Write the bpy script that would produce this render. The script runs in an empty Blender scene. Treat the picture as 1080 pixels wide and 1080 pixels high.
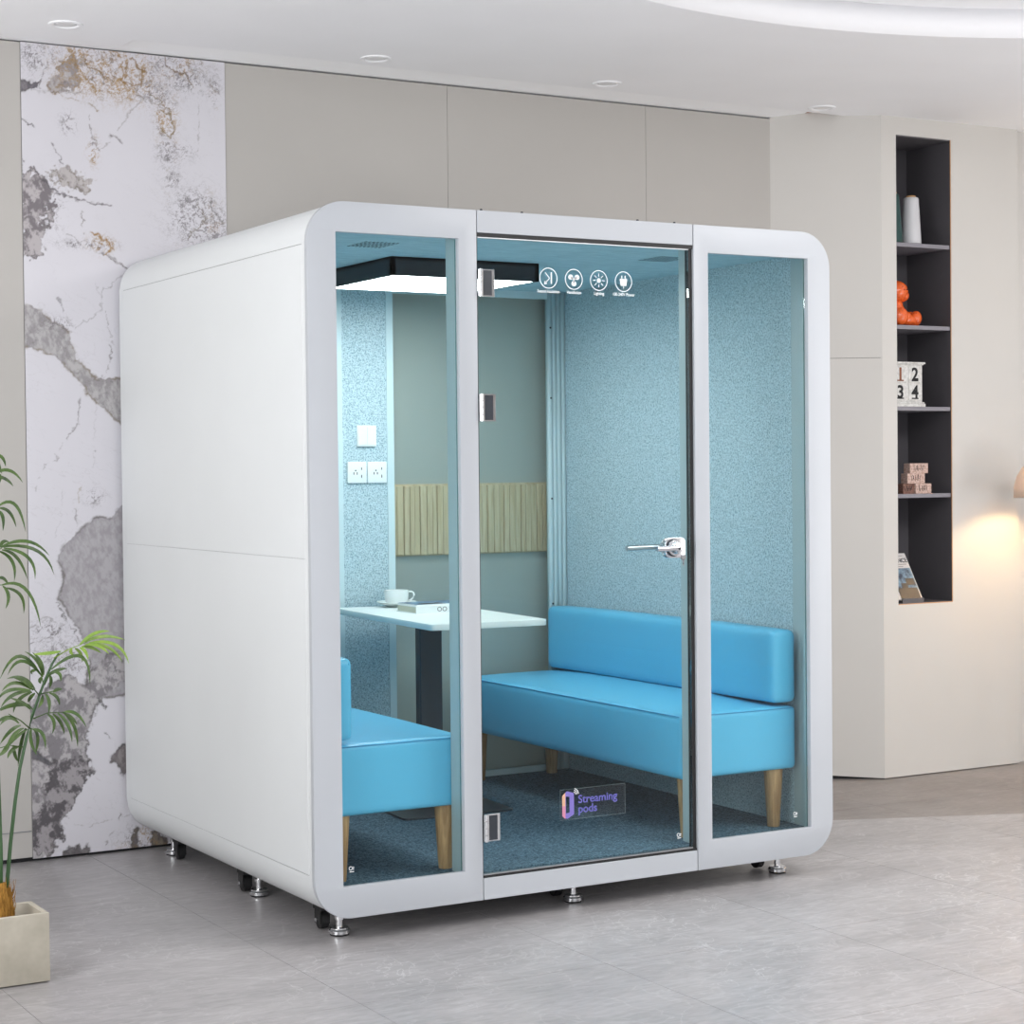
import bpy, bmesh, math, random
import numpy as np
from mathutils import Vector, Matrix
random.seed(7)
SC = bpy.context.scene
COL = SC.collection
PI = math.pi

# ------------------------------------------------------------------ camera
CX, CY, CZ = -2.3833, -5.3569, 1.4588
YAW, PITCH, ROLL, FPX = 0.523, -0.02237, -0.0102, 2029.7
F = Vector((math.sin(YAW)*math.cos(PITCH), math.cos(YAW)*math.cos(PITCH), math.sin(PITCH)))
R0 = Vector((math.cos(YAW), -math.sin(YAW), 0)); U0 = R0.cross(F)
RR = R0*math.cos(ROLL)+U0*math.sin(ROLL); UU = -R0*math.sin(ROLL)+U0*math.cos(ROLL)
cam = bpy.data.cameras.new('camera'); camo = bpy.data.objects.new('camera', cam); COL.objects.link(camo)
cam.lens = FPX/1080*36; cam.sensor_width = 36; cam.clip_start = .05; cam.clip_end = 100
camo.matrix_world = Matrix(((RR.x,UU.x,-F.x,CX),(RR.y,UU.y,-F.y,CY),(RR.z,UU.z,-F.z,CZ),(0,0,0,1)))
SC.camera = camo

def at(u, v, Y):
    "point of the vertical plane y = Y seen at a place of the photograph"
    d = F+RR*((u-540)/FPX)-UU*((v-540)/FPX)
    t = (Y-CY)/d.y
    return Vector((CX, CY, CZ))+d*t

# ------------------------------------------------------------------ materials
def nm(name):
    m = bpy.data.materials.new(name); m.use_nodes = True
    nt = m.node_tree; b = nt.nodes['Principled BSDF']
    return m, nt, b
def lin(c):
    return tuple((x/12.92 if x <= .04045 else ((x+.055)/1.055)**2.4) for x in c)
def mat(name, col, rough=.5, metal=0, spec=.5, coat=0, em=None, es=0, bump=0, bscale=200):
    m, nt, b = nm(name)
    b.inputs['Base Color'].default_value = (*col, 1)
    b.inputs['Roughness'].default_value = rough
    b.inputs['Metallic'].default_value = metal
    b.inputs['Specular IOR Level'].default_value = spec
    b.inputs['Coat Weight'].default_value = coat
    if em:
        b.inputs['Emission Color'].default_value = (*em, 1); b.inputs['Emission Strength'].default_value = es
    tc = nt.nodes.new('ShaderNodeTexCoord'); n = nt.nodes.new('ShaderNodeTexNoise')
    n.inputs['Scale'].default_value = bscale; nt.links.new(tc.outputs['Object'], n.inputs['Vector'])
    if bump:
        bp = nt.nodes.new('ShaderNodeBump'); bp.inputs['Strength'].default_value = bump; bp.inputs['Distance'].default_value = .002
        nt.links.new(n.outputs['Fac'], bp.inputs['Height']); nt.links.new(bp.outputs['Normal'], b.inputs['Normal'])
    else:   # a faint unevenness of the colour itself
        mx = nt.nodes.new('ShaderNodeMix'); mx.data_type = 'RGBA'
        mx.inputs[6].default_value = (*[c*.97 for c in col], 1); mx.inputs[7].default_value = (*[min(1, c*1.02) for c in col], 1)
        n.inputs['Scale'].default_value = 3
        nt.links.new(n.outputs['Fac'], mx.inputs[0]); nt.links.new(mx.outputs[2], b.inputs['Base Color'])
    return m
def speckle(name, c0, c1, scale, rough=.95, lo=.4, hi=.6, stretch=(1,1,1), bump=.3, spec=.2):
    m, nt, b = nm(name); L = nt.links.new
    tc = nt.nodes.new('ShaderNodeTexCoord'); mp = nt.nodes.new('ShaderNodeMapping'); mp.inputs['Scale'].default_value = stretch
    n = nt.nodes.new('ShaderNodeTexNoise'); n.inputs['Scale'].default_value = scale; n.inputs['Detail'].default_value = 3; n.inputs['Roughness'].default_value = .7
    r = nt.nodes.new('ShaderNodeValToRGB'); r.color_ramp.elements[0].position = lo; r.color_ramp.elements[1].position = hi
    r.color_ramp.elements[0].color = (*c0, 1); r.color_ramp.elements[1].color = (*c1, 1)
    L(tc.outputs['Object'], mp.inputs[0]); L(mp.outputs[0], n.inputs['Vector']); L(n.outputs['Fac'], r.inputs[0]); L(r.outputs[0], b.inputs['Base Color'])
    b.inputs['Roughness'].default_value = rough; b.inputs['Specular IOR Level'].default_value = spec
    bp = nt.nodes.new('ShaderNodeBump'); bp.inputs['Strength'].default_value = bump; bp.inputs['Distance'].default_value = .001
    L(n.outputs['Fac'], bp.inputs['Height']); L(bp.outputs[0], b.inputs['Normal'])
    return m
def glass(name, tint, refl=1.0, rough=0.0):
    m = bpy.data.materials.new(name); m.use_nodes = True; nt = m.node_tree; nt.nodes.clear(); L = nt.links.new
    o = nt.nodes.new('ShaderNodeOutputMaterial'); t = nt.nodes.new('ShaderNodeBsdfTransparent'); t.inputs[0].default_value = (*tint, 1)
    g = nt.nodes.new('ShaderNodeBsdfGlossy'); g.inputs['Roughness'].default_value = rough; g.inputs[0].default_value = (1,1,1,1)
    f = nt.nodes.new('ShaderNodeFresnel'); f.inputs[0].default_value = 1.5
    mu = nt.nodes.new('ShaderNodeMath'); mu.operation = 'MULTIPLY'; mu.inputs[1].default_value = refl
    x = nt.nodes.new('ShaderNodeMixShader'); L(f.outputs[0], mu.inputs[0]); L(mu.outputs[0], x.inputs[0]); L(t.outputs[0], x.inputs[1]); L(g.outputs[0], x.inputs[2]); L(x.outputs[0], o.inputs[0])
    return m
M = {}
M['pod'] = mat('white_lacquer_dimmed_front', (.455,.477,.51), .38)  # same white paint as the shell; front darkened in colour to look less lit
M['podside'] = mat('white_lacquer_lit_side', (.69,.715,.725), .42)  # same paint as the front, kept lighter as the better lit side
M['groove'] = mat('joint_grey', (.22,.23,.24), .8)
M['alu'] = mat('pale_aluminium_profile', (.60,.72,.75), .4)
M['alu2'] = mat('darker_aluminium_profile', (.40,.49,.51), .4)  # same profile in a darker tone, for the front posts and side profiles
M['felt'] = speckle('acoustic_felt', (.20,.30,.35), (.57,.70,.75), 170, lo=.34, hi=.57)
M['ceilfelt'] = speckle('ceiling_board', (.30,.48,.56), (.60,.78,.84), 26, lo=.25, hi=.75, stretch=(.6,5,1), bump=.1)
M['carpet'] = speckle('blue_grey_carpet', (.02,.045,.07), (.17,.26,.33), 130, lo=.36, hi=.66)
M['leather'] = mat('sky_blue_leather', (.125,.50,.755), .38, spec=.45, bump=.04, bscale=350)
M['piping'] = mat('sky_blue_seam', (.035,.26,.52), .5)
M['table'] = mat('white_laminate', (.85,.90,.89), .35)
M['black'] = mat('black_powder_coat', (.018,.022,.03), .45)
M['black_metal'] = mat('dark_steel', (.03,.035,.045), .35)
M['chrome'] = mat('chrome', (.74,.75,.77), .14, 1)
M['plate'] = mat('brushed_chrome', (.66,.67,.70), .24, 1)
M['steel'] = mat('satin_steel', (.55,.56,.58), .3, 1)
M['rubber'] = mat('black_rubber', (.012,.012,.013), .6)
M['white'] = mat('white_plastic', (.86,.88,.88), .35)
M['cup'] = mat('white_porcelain', (.88,.90,.89), .18)
M['decal'] = mat('white_print', (.85,.87,.88), .6)
M['glass'] = glass('clear_glass', (.945,.987,.983), .26)
M['glassb'] = glass('green_glass', (.95,.99,.985), .25)
M['glassedge'] = mat('green_glass_edge', (.05,.16,.15), .2)
M['lamp'] = mat('diffuser', (1,1,1), .5, em=(.97,.99,1), es=13)
M['hole'] = mat('dark_hole', (.01,.012,.015), .8)
M['seam'] = mat('wall_joint', (.24,.23,.215), .8)
M['beige'] = mat('beige_wall_panel', (.475,.455,.43), .6)
M['cream'] = mat('cream_wall_paint', (.63,.61,.58), .55)
M['ceil'] = mat('white_ceiling_paint', (.92,.92,.94), .8)
M['ceilw'] = mat('brightened_slot_white', (.93,.93,.94), .7)  # ceiling white lifted so the slot band looks brighter lit
M['niche'] = mat('charcoal_laminate', (.10,.095,.105), .45)
M['shelfedge'] = mat('charcoal_shelf', (.24,.23,.26), .4)
M['orange'] = speckle('speckled_orange_glaze', (.40,.035,.008), (.80,.13,.02), 90, rough=.22, lo=.3, hi=.45, bump=.05, spec=.6)
M['teal'] = mat('dark_green_glaze', (.012,.06,.055), .3)
M['vase'] = mat('white_glaze', (.62,.62,.64), .35)
M['cork'] = mat('tan_rim', (.55,.32,.14), .6)
M['gold'] = mat('warm_edge', (.55,.30,.16), .5)
M['cork2'] = mat('brown_wood_end', (.28,.10,.045), .6)
M['cal'] = speckle('white_painted_wood', (.55,.54,.52), (.72,.71,.69), 60, rough=.6, bump=.05)
M['ink'] = mat('black_ink', (.012,.012,.014), .7)
M['redink'] = mat('brown_ink', (.25,.09,.045), .7)
M['block'] = speckle('pale_pink_wood', (.42,.27,.22), (.68,.52,.46), 70, rough=.7, stretch=(1,1,3), bump=.05)
M['block_shaded'] = speckle('shaded_pink_wood', (.16,.08,.06), (.28,.16,.13), 70, rough=.7, stretch=(1,1,3), bump=.05)  # darker copy of the block wood, with shade put into the colour
M['paper'] = mat('grey_white_paper', (.60,.59,.60), .7)
M['pages'] = mat('cream_pages', (.68,.67,.55), .8)
M['photo_blue'] = speckle('printed_photo', (.03,.05,.09), (.26,.42,.58), 22, rough=.5, lo=.35, hi=.65, bump=0)
M['photo_dark'] = mat('printed_dark', (.018,.02,.026), .5)
M['leaf'] = speckle('palm_leaf', (.022,.055,.014), (.085,.15,.026), 30, rough=.42, lo=.3, hi=.7, bump=.05, spec=.5)
M['leafl'] = speckle('young_palm_leaf', (.13,.24,.03), (.26,.38,.05), 30, rough=.42, lo=.3, hi=.7, bump=.05, spec=.5)
M['stem'] = mat('green_stem', (.035,.09,.03), .45)
M['fibre'] = speckle('brown_fibre', (.12,.055,.012), (.46,.24,.05), 60, lo=.3, hi=.7, stretch=(3,3,.4), bump=1)
M['soil'] = speckle('dark_soil', (.06,.05,.04), (.16,.13,.10), 60, lo=.3, hi=.7, bump=1)
M['concrete'] = speckle('beige_concrete', (.42,.39,.32), (.58,.54,.46), 9, lo=.25, hi=.75, bump=.08)
M['shade'] = mat('cream_lamp_shade', (.88,.72,.62), .6); M['shade'].node_tree.nodes['Principled BSDF'].inputs['Subsurface Weight'].default_value = 0
_nt = M['shade'].node_tree; _tr = _nt.nodes.new('ShaderNodeBsdfTranslucent'); _tr.inputs[0].default_value = (.95,.88,.8,1); _mx = _nt.nodes.new('ShaderNodeMixShader'); _mx.inputs[0].default_value = .09
_nt.links.new(_nt.nodes['Principled BSDF'].outputs[0], _mx.inputs[1]); _nt.links.new(_tr.outputs[0], _mx.inputs[2]); _nt.links.new(_mx.outputs[0], _nt.nodes['Material Output'].inputs[0])
M['lens'] = mat('downlight_lens', (.75,.75,.76), .3)

def wood(name, c0, c1, sc=14):
    m, nt, b = nm(name); L = nt.links.new
    tc = nt.nodes.new('ShaderNodeTexCoord'); mp = nt.nodes.new('ShaderNodeMapping'); mp.inputs['Scale'].default_value = (6,6,.5)
    n = nt.nodes.new('ShaderNodeTexNoise'); n.inputs['Scale'].default_value = sc; n.inputs['Detail'].default_value = 5; n.inputs['Distortion'].default_value = .6
    r = nt.nodes.new('ShaderNodeValToRGB'); r.color_ramp.elements[0].position = .35; r.color_ramp.elements[1].position = .65
    r.color_ramp.elements[0].color = (*c0, 1); r.color_ramp.elements[1].color = (*c1, 1)
    L(tc.outputs['Object'], mp.inputs[0]); L(mp.outputs[0], n.inputs['Vector']); L(n.outputs['Fac'], r.inputs[0]); L(r.outputs[0], b.inputs['Base Color'])
    b.inputs['Roughness'].default_value = .5
    return m
M['oak'] = wood('oak_leg', (.36,.19,.08), (.60,.36,.17))
M['slat'] = wood('oak_slat', (.62,.44,.28), (.76,.58,.40), 8)

def floor_mat(name, base, vein):
    m, nt, b = nm(name); L = nt.links.new; N = nt.nodes.new
    tc = N('ShaderNodeTexCoord')
    def noise(scale, det=5, dist=0, st=(1,1,1), rot=0):
        mp = N('ShaderNodeMapping'); mp.inputs['Scale'].default_value = st; mp.inputs['Rotation'].default_value = (0,0,rot)
        n = N('ShaderNodeTexNoise'); n.inputs['Scale'].default_value = scale; n.inputs['Detail'].default_value = det; n.inputs['Distortion'].default_value = dist
        L(tc.outputs['Object'], mp.inputs[0]); L(mp.outputs[0], n.inputs['Vector']); return n
    def ramp(n, e):
        r = N('ShaderNodeValToRGB'); cr = r.color_ramp
        while len(cr.elements) < len(e): cr.elements.new(.5)
        for x, (p, v) in zip(cr.elements, e): x.position = p; x.color = (v,v,v,1) if not isinstance(v, tuple) else (*v, 1)
        L(n.outputs['Fac'], r.inputs[0]); return r
    cl = ramp(noise(1.6, 8, .8, (1,2.2,1), .5), [(.3, tuple(c*.86 for c in base)), (.7, tuple(min(1, c*1.10) for c in base))])
    st = ramp(noise(11, 9, 1.4, (1,4.5,1), .35), [(.33, .86), (.67, 1.12)])
    v1 = ramp(noise(2.2, 9, 2.2, (1,1.3,1), 1.1), [(.485, 0), (.5, 1), (.515, 0)])
    v2 = ramp(noise(5, 6, 1.5), [(.488, 0), (.5, 1), (.512, 0)])
    msk = ramp(noise(1.3, 2), [(.5, 0), (.65, 1)])
    def mul(a, c, op='MULTIPLY', ca=False, fac=1):
        x = N('ShaderNodeMix'); x.data_type = 'RGBA'; x.blend_type = op; x.inputs[0].default_value = fac
        L(a, x.inputs[6]); L(c, x.inputs[7]); return x.outputs[2]
    col = mul(cl.outputs[0], st.outputs[0])
    vv = mul(v2.outputs[0], msk.outputs[0])
    x = N('ShaderNodeMix'); x.data_type = 'RGBA'; x.inputs[7].default_value = (*vein, 1); L(col, x.inputs[6])
    mm = N('ShaderNodeMath'); mm.operation = 'MULTIPLY'; mm.inputs[1].default_value = .6; L(vv, mm.inputs[0]); L(mm.outputs[0], x.inputs[0])
    y = N('ShaderNodeMix'); y.data_type = 'RGBA'; y.inputs[7].default_value = (*vein, 1); L(x.outputs[2], y.inputs[6])
    m2 = N('ShaderNodeMath'); m2.operation = 'MULTIPLY'; m2.inputs[1].default_value = .22; L(v1.outputs[0], m2.inputs[0]); L(m2.outputs[0], y.inputs[0])
    L(y.outputs[2], b.inputs['Base Color'])
    rr = ramp(noise(4, 4), [(.3, .30), (.7, .40)]); L(rr.outputs[0], b.inputs['Roughness'])
    b.inputs['Specular IOR Level'].default_value = .55
    return m
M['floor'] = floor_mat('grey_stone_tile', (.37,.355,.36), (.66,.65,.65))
M['floorfar'] = floor_mat('stone_tile_darker_brown', (.235,.21,.20), (.38,.355,.34))  # tile colour darker and browner beyond the slanting cut across the floor

# ------------------------------------------------------------------ mesh helpers
def ob(name, bm, m, parent=None, smooth=False, auto=None, matrix=None):
    me = bpy.data.meshes.new(name); bm.normal_update(); bm.to_mesh(me); bm.free()
    ms = m if isinstance(m, (list, tuple)) else [m]
    for x in ms: me.materials.append(M[x] if isinstance(x, str) else x)
    if smooth: me.polygons.foreach_set('use_smooth', [True]*len(me.polygons))
    if auto is not None:
        me.polygons.foreach_set('use_smooth', [True]*len(me.polygons)); me.set_sharp_from_angle(angle=math.radians(auto))
    o = bpy.data.objects.new(name, me); COL.objects.link(o)
    if parent: o.parent = parent
    return o
def tag(o, label, cat, group=None):
    o['label'] = label; o['category'] = cat
    if group: o['group'] = group
    return o
def thing(name, label, cat, loc=(0,0,0), rz=0, group=None):
    o = bpy.data.objects.new(name, None); COL.objects.link(o); o.location = loc; o.rotation_euler = (0,0,rz); o.empty_display_size = .1
    return tag(o, label, cat, group)
def struct(o): o['kind'] = 'structure'; return o
def box(bm, x0, x1, y0, y1, z0, z1, bev=0, seg=2, mi=0, rot=None):
    r = bmesh.ops.create_cube(bm, size=1); vs = r['verts']
    for v in vs: v.co = Vector(((v.co.x+.5)*(x1-x0)+x0, (v.co.y+.5)*(y1-y0)+y0, (v.co.z+.5)*(z1-z0)+z0))
    fs = list({f for v in vs for f in v.link_faces})
    for f in fs: f.material_index = mi
    if rot is not None: bmesh.ops.transform(bm, matrix=rot, verts=vs)
    if bev:
        es = list({e for v in vs for e in v.link_edges})
        bmesh.ops.bevel(bm, geom=es, offset=bev, segments=seg, affect='EDGES', profile=.5, material=mi)
    return bm
def mk(*boxes, bev=0, seg=2):
    bm = bmesh.new()
    for b in boxes: box(bm, *b, bev=bev, seg=seg)
    return bm
def lathe(bm, prof, cx=0, cy=0, cz=0, n=32, mi=0, axis='z'):
    rings = []
    for r, z in prof:
        ring = []
        for i in range(n):
            a = 2*PI*i/n; x, y = r*math.cos(a), r*math.sin(a)
            p = (x, y, z) if axis == 'z' else ((x, z, y) if axis == 'y' else (z, x, y))
            ring.append(bm.verts.new((cx+p[0], cy+p[1], cz+p[2])))
        rings.append(ring)
    for a, b in zip(rings, rings[1:]):
        for i in range(n):
            f = bm.faces.new((a[i], a[(i+1) % n], b[(i+1) % n], b[i])); f.material_index = mi
    for rg in (rings[0], rings[-1]):
        f = bm.faces.new(rg); f.material_index = mi
    bmesh.ops.recalc_face_normals(bm, faces=bm.faces[:])
    return bm
def cyl(bm, c, r, h, axis='z', n=24, r2=None, mi=0):
    return lathe(bm, [(r, 0), (r if r2 is None else r2, h)], *c, n=n, axis=axis, mi=mi)
def tube(bm, pts, r, n=8, taper=None, mi=0):
    pts = [Vector(p) for p in pts]; rings = []
    for i, p in enumerate(pts):
        d = (pts[min(i+1, len(pts)-1)]-pts[max(i-1, 0)]).normalized()
        a = d.orthogonal().normalized() if abs(d.z) > .95 else d.cross(Vector((0,0,1))).normalized()
        b = d.cross(a); rr = r if taper is None else r+(taper-r)*i/(len(pts)-1)
        rings.append([bm.verts.new(p+(a*math.cos(2*PI*k/n)+b*math.sin(2*PI*k/n))*rr) for k in range(n)])
    for A, B in zip(rings, rings[1:]):
        for k in range(n):
            f = bm.faces.new((A[k], A[(k+1) % n], B[(k+1) % n], B[k])); f.material_index = mi
    for rg in (rings[0], rings[-1]): bm.faces.new(rg).material_index = mi
    bmesh.ops.recalc_face_normals(bm, faces=bm.faces[:])
    return bm
def rrect(x0, x1, z0, z1, r, n=10, corners=(1,1,1,1)):
    P = []
    for k, (cx, cz, a0) in enumerate(((x1, z1, 0), (x0, z1, 90), (x0, z0, 180), (x1, z0, 270))):
        if corners[k] and r > 0:
            sx = -r if cx == x1 else r; sz = -r if cz == z1 else r
            for i in range(n+1):
                a = math.radians(a0+90*i/n); P.append((cx+sx+r*math.cos(a), cz+sz+r*math.sin(a)))
        else: P.append((cx, cz))
    return P
def circ(cx, cz, r, n=48):
    return [(cx+r*math.cos(2*PI*i/n), cz+r*math.sin(2*PI*i/n)) for i in range(n)]
def plate(loops, plane, a, b, bevel=0):
    "flat plate with holes: loops in the plane, thickness from a to b along its normal"
    cu = bpy.data.curves.new('tmp', 'CURVE'); cu.dimensions = '2D'; cu.fill_mode = 'BOTH'
    cu.extrude = (b-a)/2-bevel; cu.bevel_depth = bevel; cu.bevel_resolution = 1; cu.offset = -bevel
    for lp in loops:
        s = cu.splines.new('POLY'); s.points.add(len(lp)-1); s.use_cyclic_u = True
        for p, q in zip(s.points, lp): p.co = (q[0], q[1], 0, 1)
    o = bpy.data.objects.new('tmp', cu); COL.objects.link(o)
    dg = bpy.context.evaluated_depsgraph_get(); me = bpy.data.meshes.new_from_object(o.evaluated_get(dg))
    bm = bmesh.new(); bm.from_mesh(me); bpy.data.objects.remove(o); bpy.data.meshes.remove(me); bpy.data.curves.remove(cu)
    bmesh.ops.remove_doubles(bm, verts=bm.verts[:], dist=1e-6)
    c = (a+b)/2
    for v in bm.verts:
        x, y, z = v.co
        v.co = {'xz': (x, z+c, y), 'xy': (x, y, z+c), 'yz': (z+c, x, y)}[plane]
    bmesh.ops.recalc_face_normals(bm, faces=bm.faces[:])
    return bm
def text_bm(s, size, x, z, y, thick=.0004, bold=.0, align='CENTER', sx=1, space=1, leading=1):
    cu = bpy.data.curves.new('tmp', 'FONT'); cu.body = s; cu.size = size; cu.align_x = align; cu.extrude = thick; cu.offset = bold; cu.space_character = space; cu.space_line = leading
    cu.resolution_u = 6
    o = bpy.data.objects.new('tmp', cu); COL.objects.link(o)
    dg = bpy.context.evaluated_depsgraph_get(); me = bpy.data.meshes.new_from_object(o.evaluated_get(dg))
    bm = bmesh.new(); bm.from_mesh(me); bpy.data.objects.remove(o); bpy.data.meshes.remove(me); bpy.data.curves.remove(cu)
    for v in bm.verts: v.co = (x+v.co.x*sx, y+v.co.z, z+v.co.y)
    return bm
def merge(*bms):
    out = bmesh.new()
    for b in bms:
        me = bpy.data.meshes.new('t'); b.to_mesh(me); b.free(); out.from_mesh(me); bpy.data.meshes.remove(me)
    return out
def dup(root, loc=None, rz=None, label=None, group=None, name=None):
    def rec(o, par):
        c = o.copy(); COL.objects.link(c); c.parent = par
        for ch in [k for k in bpy.data.objects if k.parent == o and k != c]: rec(ch, c)
        return c
    r = rec(root, None)
    if loc is not None: r.location = loc
    if rz is not None: r.rotation_euler[2] = rz
    if label: r['label'] = label
    if group: r['group'] = group
    return r

def parts(name, boxes, m, parent, bev=0, seg=1):
    for b in boxes: ob(name, mk(b, bev=bev, seg=seg), m, parent)

# ------------------------------------------------------------------ room
YW, ZC = 1.793, 3.073
XL, XR, YB = -4.6, 6.2, -8.5
# floor: large stone tiles with thin joints, laid as one slab per tile row
def tiles(x0, x1, y0, y1):
    bm = bmesh.new(); g = .0008
    xs = sorted({x0, x1} | {-.14+.8*k for k in range(-8, 9) if x0 < -.14+.8*k < x1})
    ys = sorted({y0, y1} | {.19+.8*k for k in range(-12, 4) if y0 < .19+.8*k < y1})
    for a, b in zip(xs, xs[1:]):
        for c, d in zip(ys, ys[1:]):
            box(bm, a+g, b-g, c+g, d-g, -.02, 0)
    return bm
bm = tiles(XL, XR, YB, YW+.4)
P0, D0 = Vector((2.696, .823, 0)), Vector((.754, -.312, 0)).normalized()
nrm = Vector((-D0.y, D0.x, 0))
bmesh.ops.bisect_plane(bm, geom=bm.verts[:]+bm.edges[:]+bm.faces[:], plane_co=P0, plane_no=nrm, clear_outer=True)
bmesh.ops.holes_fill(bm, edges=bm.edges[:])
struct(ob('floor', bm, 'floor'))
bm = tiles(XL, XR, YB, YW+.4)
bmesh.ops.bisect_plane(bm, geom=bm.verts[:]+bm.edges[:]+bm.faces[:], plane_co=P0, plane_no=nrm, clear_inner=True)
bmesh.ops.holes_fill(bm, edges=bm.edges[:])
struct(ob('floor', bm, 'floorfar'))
bm = mk((XL, XR, YB, YW+.4, -.06, -.021)); struct(ob('floor', bm, 'groove'))

# ceiling with the round raised tray and the shallow slot along the back wall
tray = circ(1.95, -2.03, 2.3, 128)
ceil_loops = [[(XL, YB), (XR, YB), (XR, YW+.4), (XL, YW+.4)], tray, [(0.01, 1.59), (3.46, 1.60), (3.46, YW+.02), (0.01, YW+.02)]]
struct(ob('ceiling', plate(ceil_loops, 'xy', ZC, ZC+.11), 'ceil'))
struct(ob('ceiling', mk((XL, XR, YB, YW+.4, ZC+.11, ZC+.16)), 'ceil'))
def wedge(x0, x1, y0, y1):
    bm = bmesh.new(); V = [bm.verts.new(p) for x in (x0, x1) for p in ((x, y0, ZC+.034), (x, y1, ZC+.001), (x, y1, ZC+.06), (x, y0, ZC+.06))]
    for q in ((0,1,2,3), (7,6,5,4), (0,4,5,1), (1,5,6,2), (2,6,7,3), (3,7,4,0)): bm.faces.new([V[i] for i in q])
    bmesh.ops.recalc_face_normals(bm, faces=bm.faces[:]); return bm
struct(ob('trim_1', wedge(.01, 3.27, 1.59, YW), 'ceilw'))  # slope shaped to catch room light, so the slot reads brighter
struct(ob('trim_2', wedge(3.271, 3.46, 1.59, YW), 'cork2'))

# back wall: beige boards with fine joints, a marble sheet at the left
bm = bmesh.new()
for a, b in ((XL, -1.36), (-1.36, -.357), (.453, 1.445), (1.445, 2.446), (2.446, 3.16)):
    box(bm, a+.0008, b-.0008, YW, YW+.02, .018, ZC-.006)
box(bm, XL, 3.16, YW+.02, YW+.1, 0, ZC, mi=1)
box(bm, XL, 3.16, YW+.006, YW+.0195, .02, ZC-.008, mi=2)
struct(ob('wall_back', bm, ['beige', 'ink', 'seam']))
struct(ob('baseboard_back', mk((-1.0, -.36, YW-.003, YW, .115, .118)), 'groove'))

def vnoise(x, y, s, seed=0):
    x = x*s; y = y*s; xi = np.floor(x).astype(np.int64); yi = np.floor(y).astype(np.int64); fx = x-xi; fy = y-yi
    fx = fx*fx*(3-2*fx); fy = fy*fy*(3-2*fy)
    def h(a, b):
        n = (a*374761393+b*668265263+seed*974711) & 0xffffffff
        n = ((n ^ (n >> 13))*1274126177) & 0xffffffff
        return ((n ^ (n >> 16)) & 0xffff)/65535.
    return (h(xi, yi)*(1-fx)+h(xi+1, yi)*fx)*(1-fy)+(h(xi, yi+1)*(1-fx)+h(xi+1, yi+1)*fx)*fy
def fbm(x, y, s, seed=0, o=5):
    t = 0; a = .5; w = 0
    for k in range(o):
        t = t+a*vnoise(x, y, s*2**k, seed+k*17); w += a; a *= .55
    return t/w
def polydist(X, Y, pts):
    "signed distance to a polygon, positive inside"
    n = len(pts); d = np.full(X.shape, 1e9); ins = np.zeros(X.shape, bool)
    for i in range(n):
        x1, y1 = pts[i]; x2, y2 = pts[(i+1) % n]; ex, ey = x2-x1, y2-y1
        t = np.clip(((X-x1)*ex+(Y-y1)*ey)/(ex*ex+ey*ey+1e-12), 0, 1)
        d = np.minimum(d, np.hypot(X-x1-t*ex, Y-y1-t*ey))
        c = ((y1 > Y) != (y2 > Y)) & (X < (x2-x1)*(Y-y1)/((y2-y1) if y2 != y1 else 1e-12)+x1); ins ^= c
    return np.where(ins, d, -d)
def linedist(X, Y, pts):
    d = np.full(X.shape, 1e9)
    for (x1, y1), (x2, y2) in zip(pts, pts[1:]):
        ex, ey = x2-x1, y2-y1
        t = np.clip(((X-x1)*ex+(Y-y1)*ey)/(ex*ex+ey*ey+1e-12), 0, 1)
        d = np.minimum(d, np.hypot(X-x1-t*ex, Y-y1-t*ey))
    return d
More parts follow.
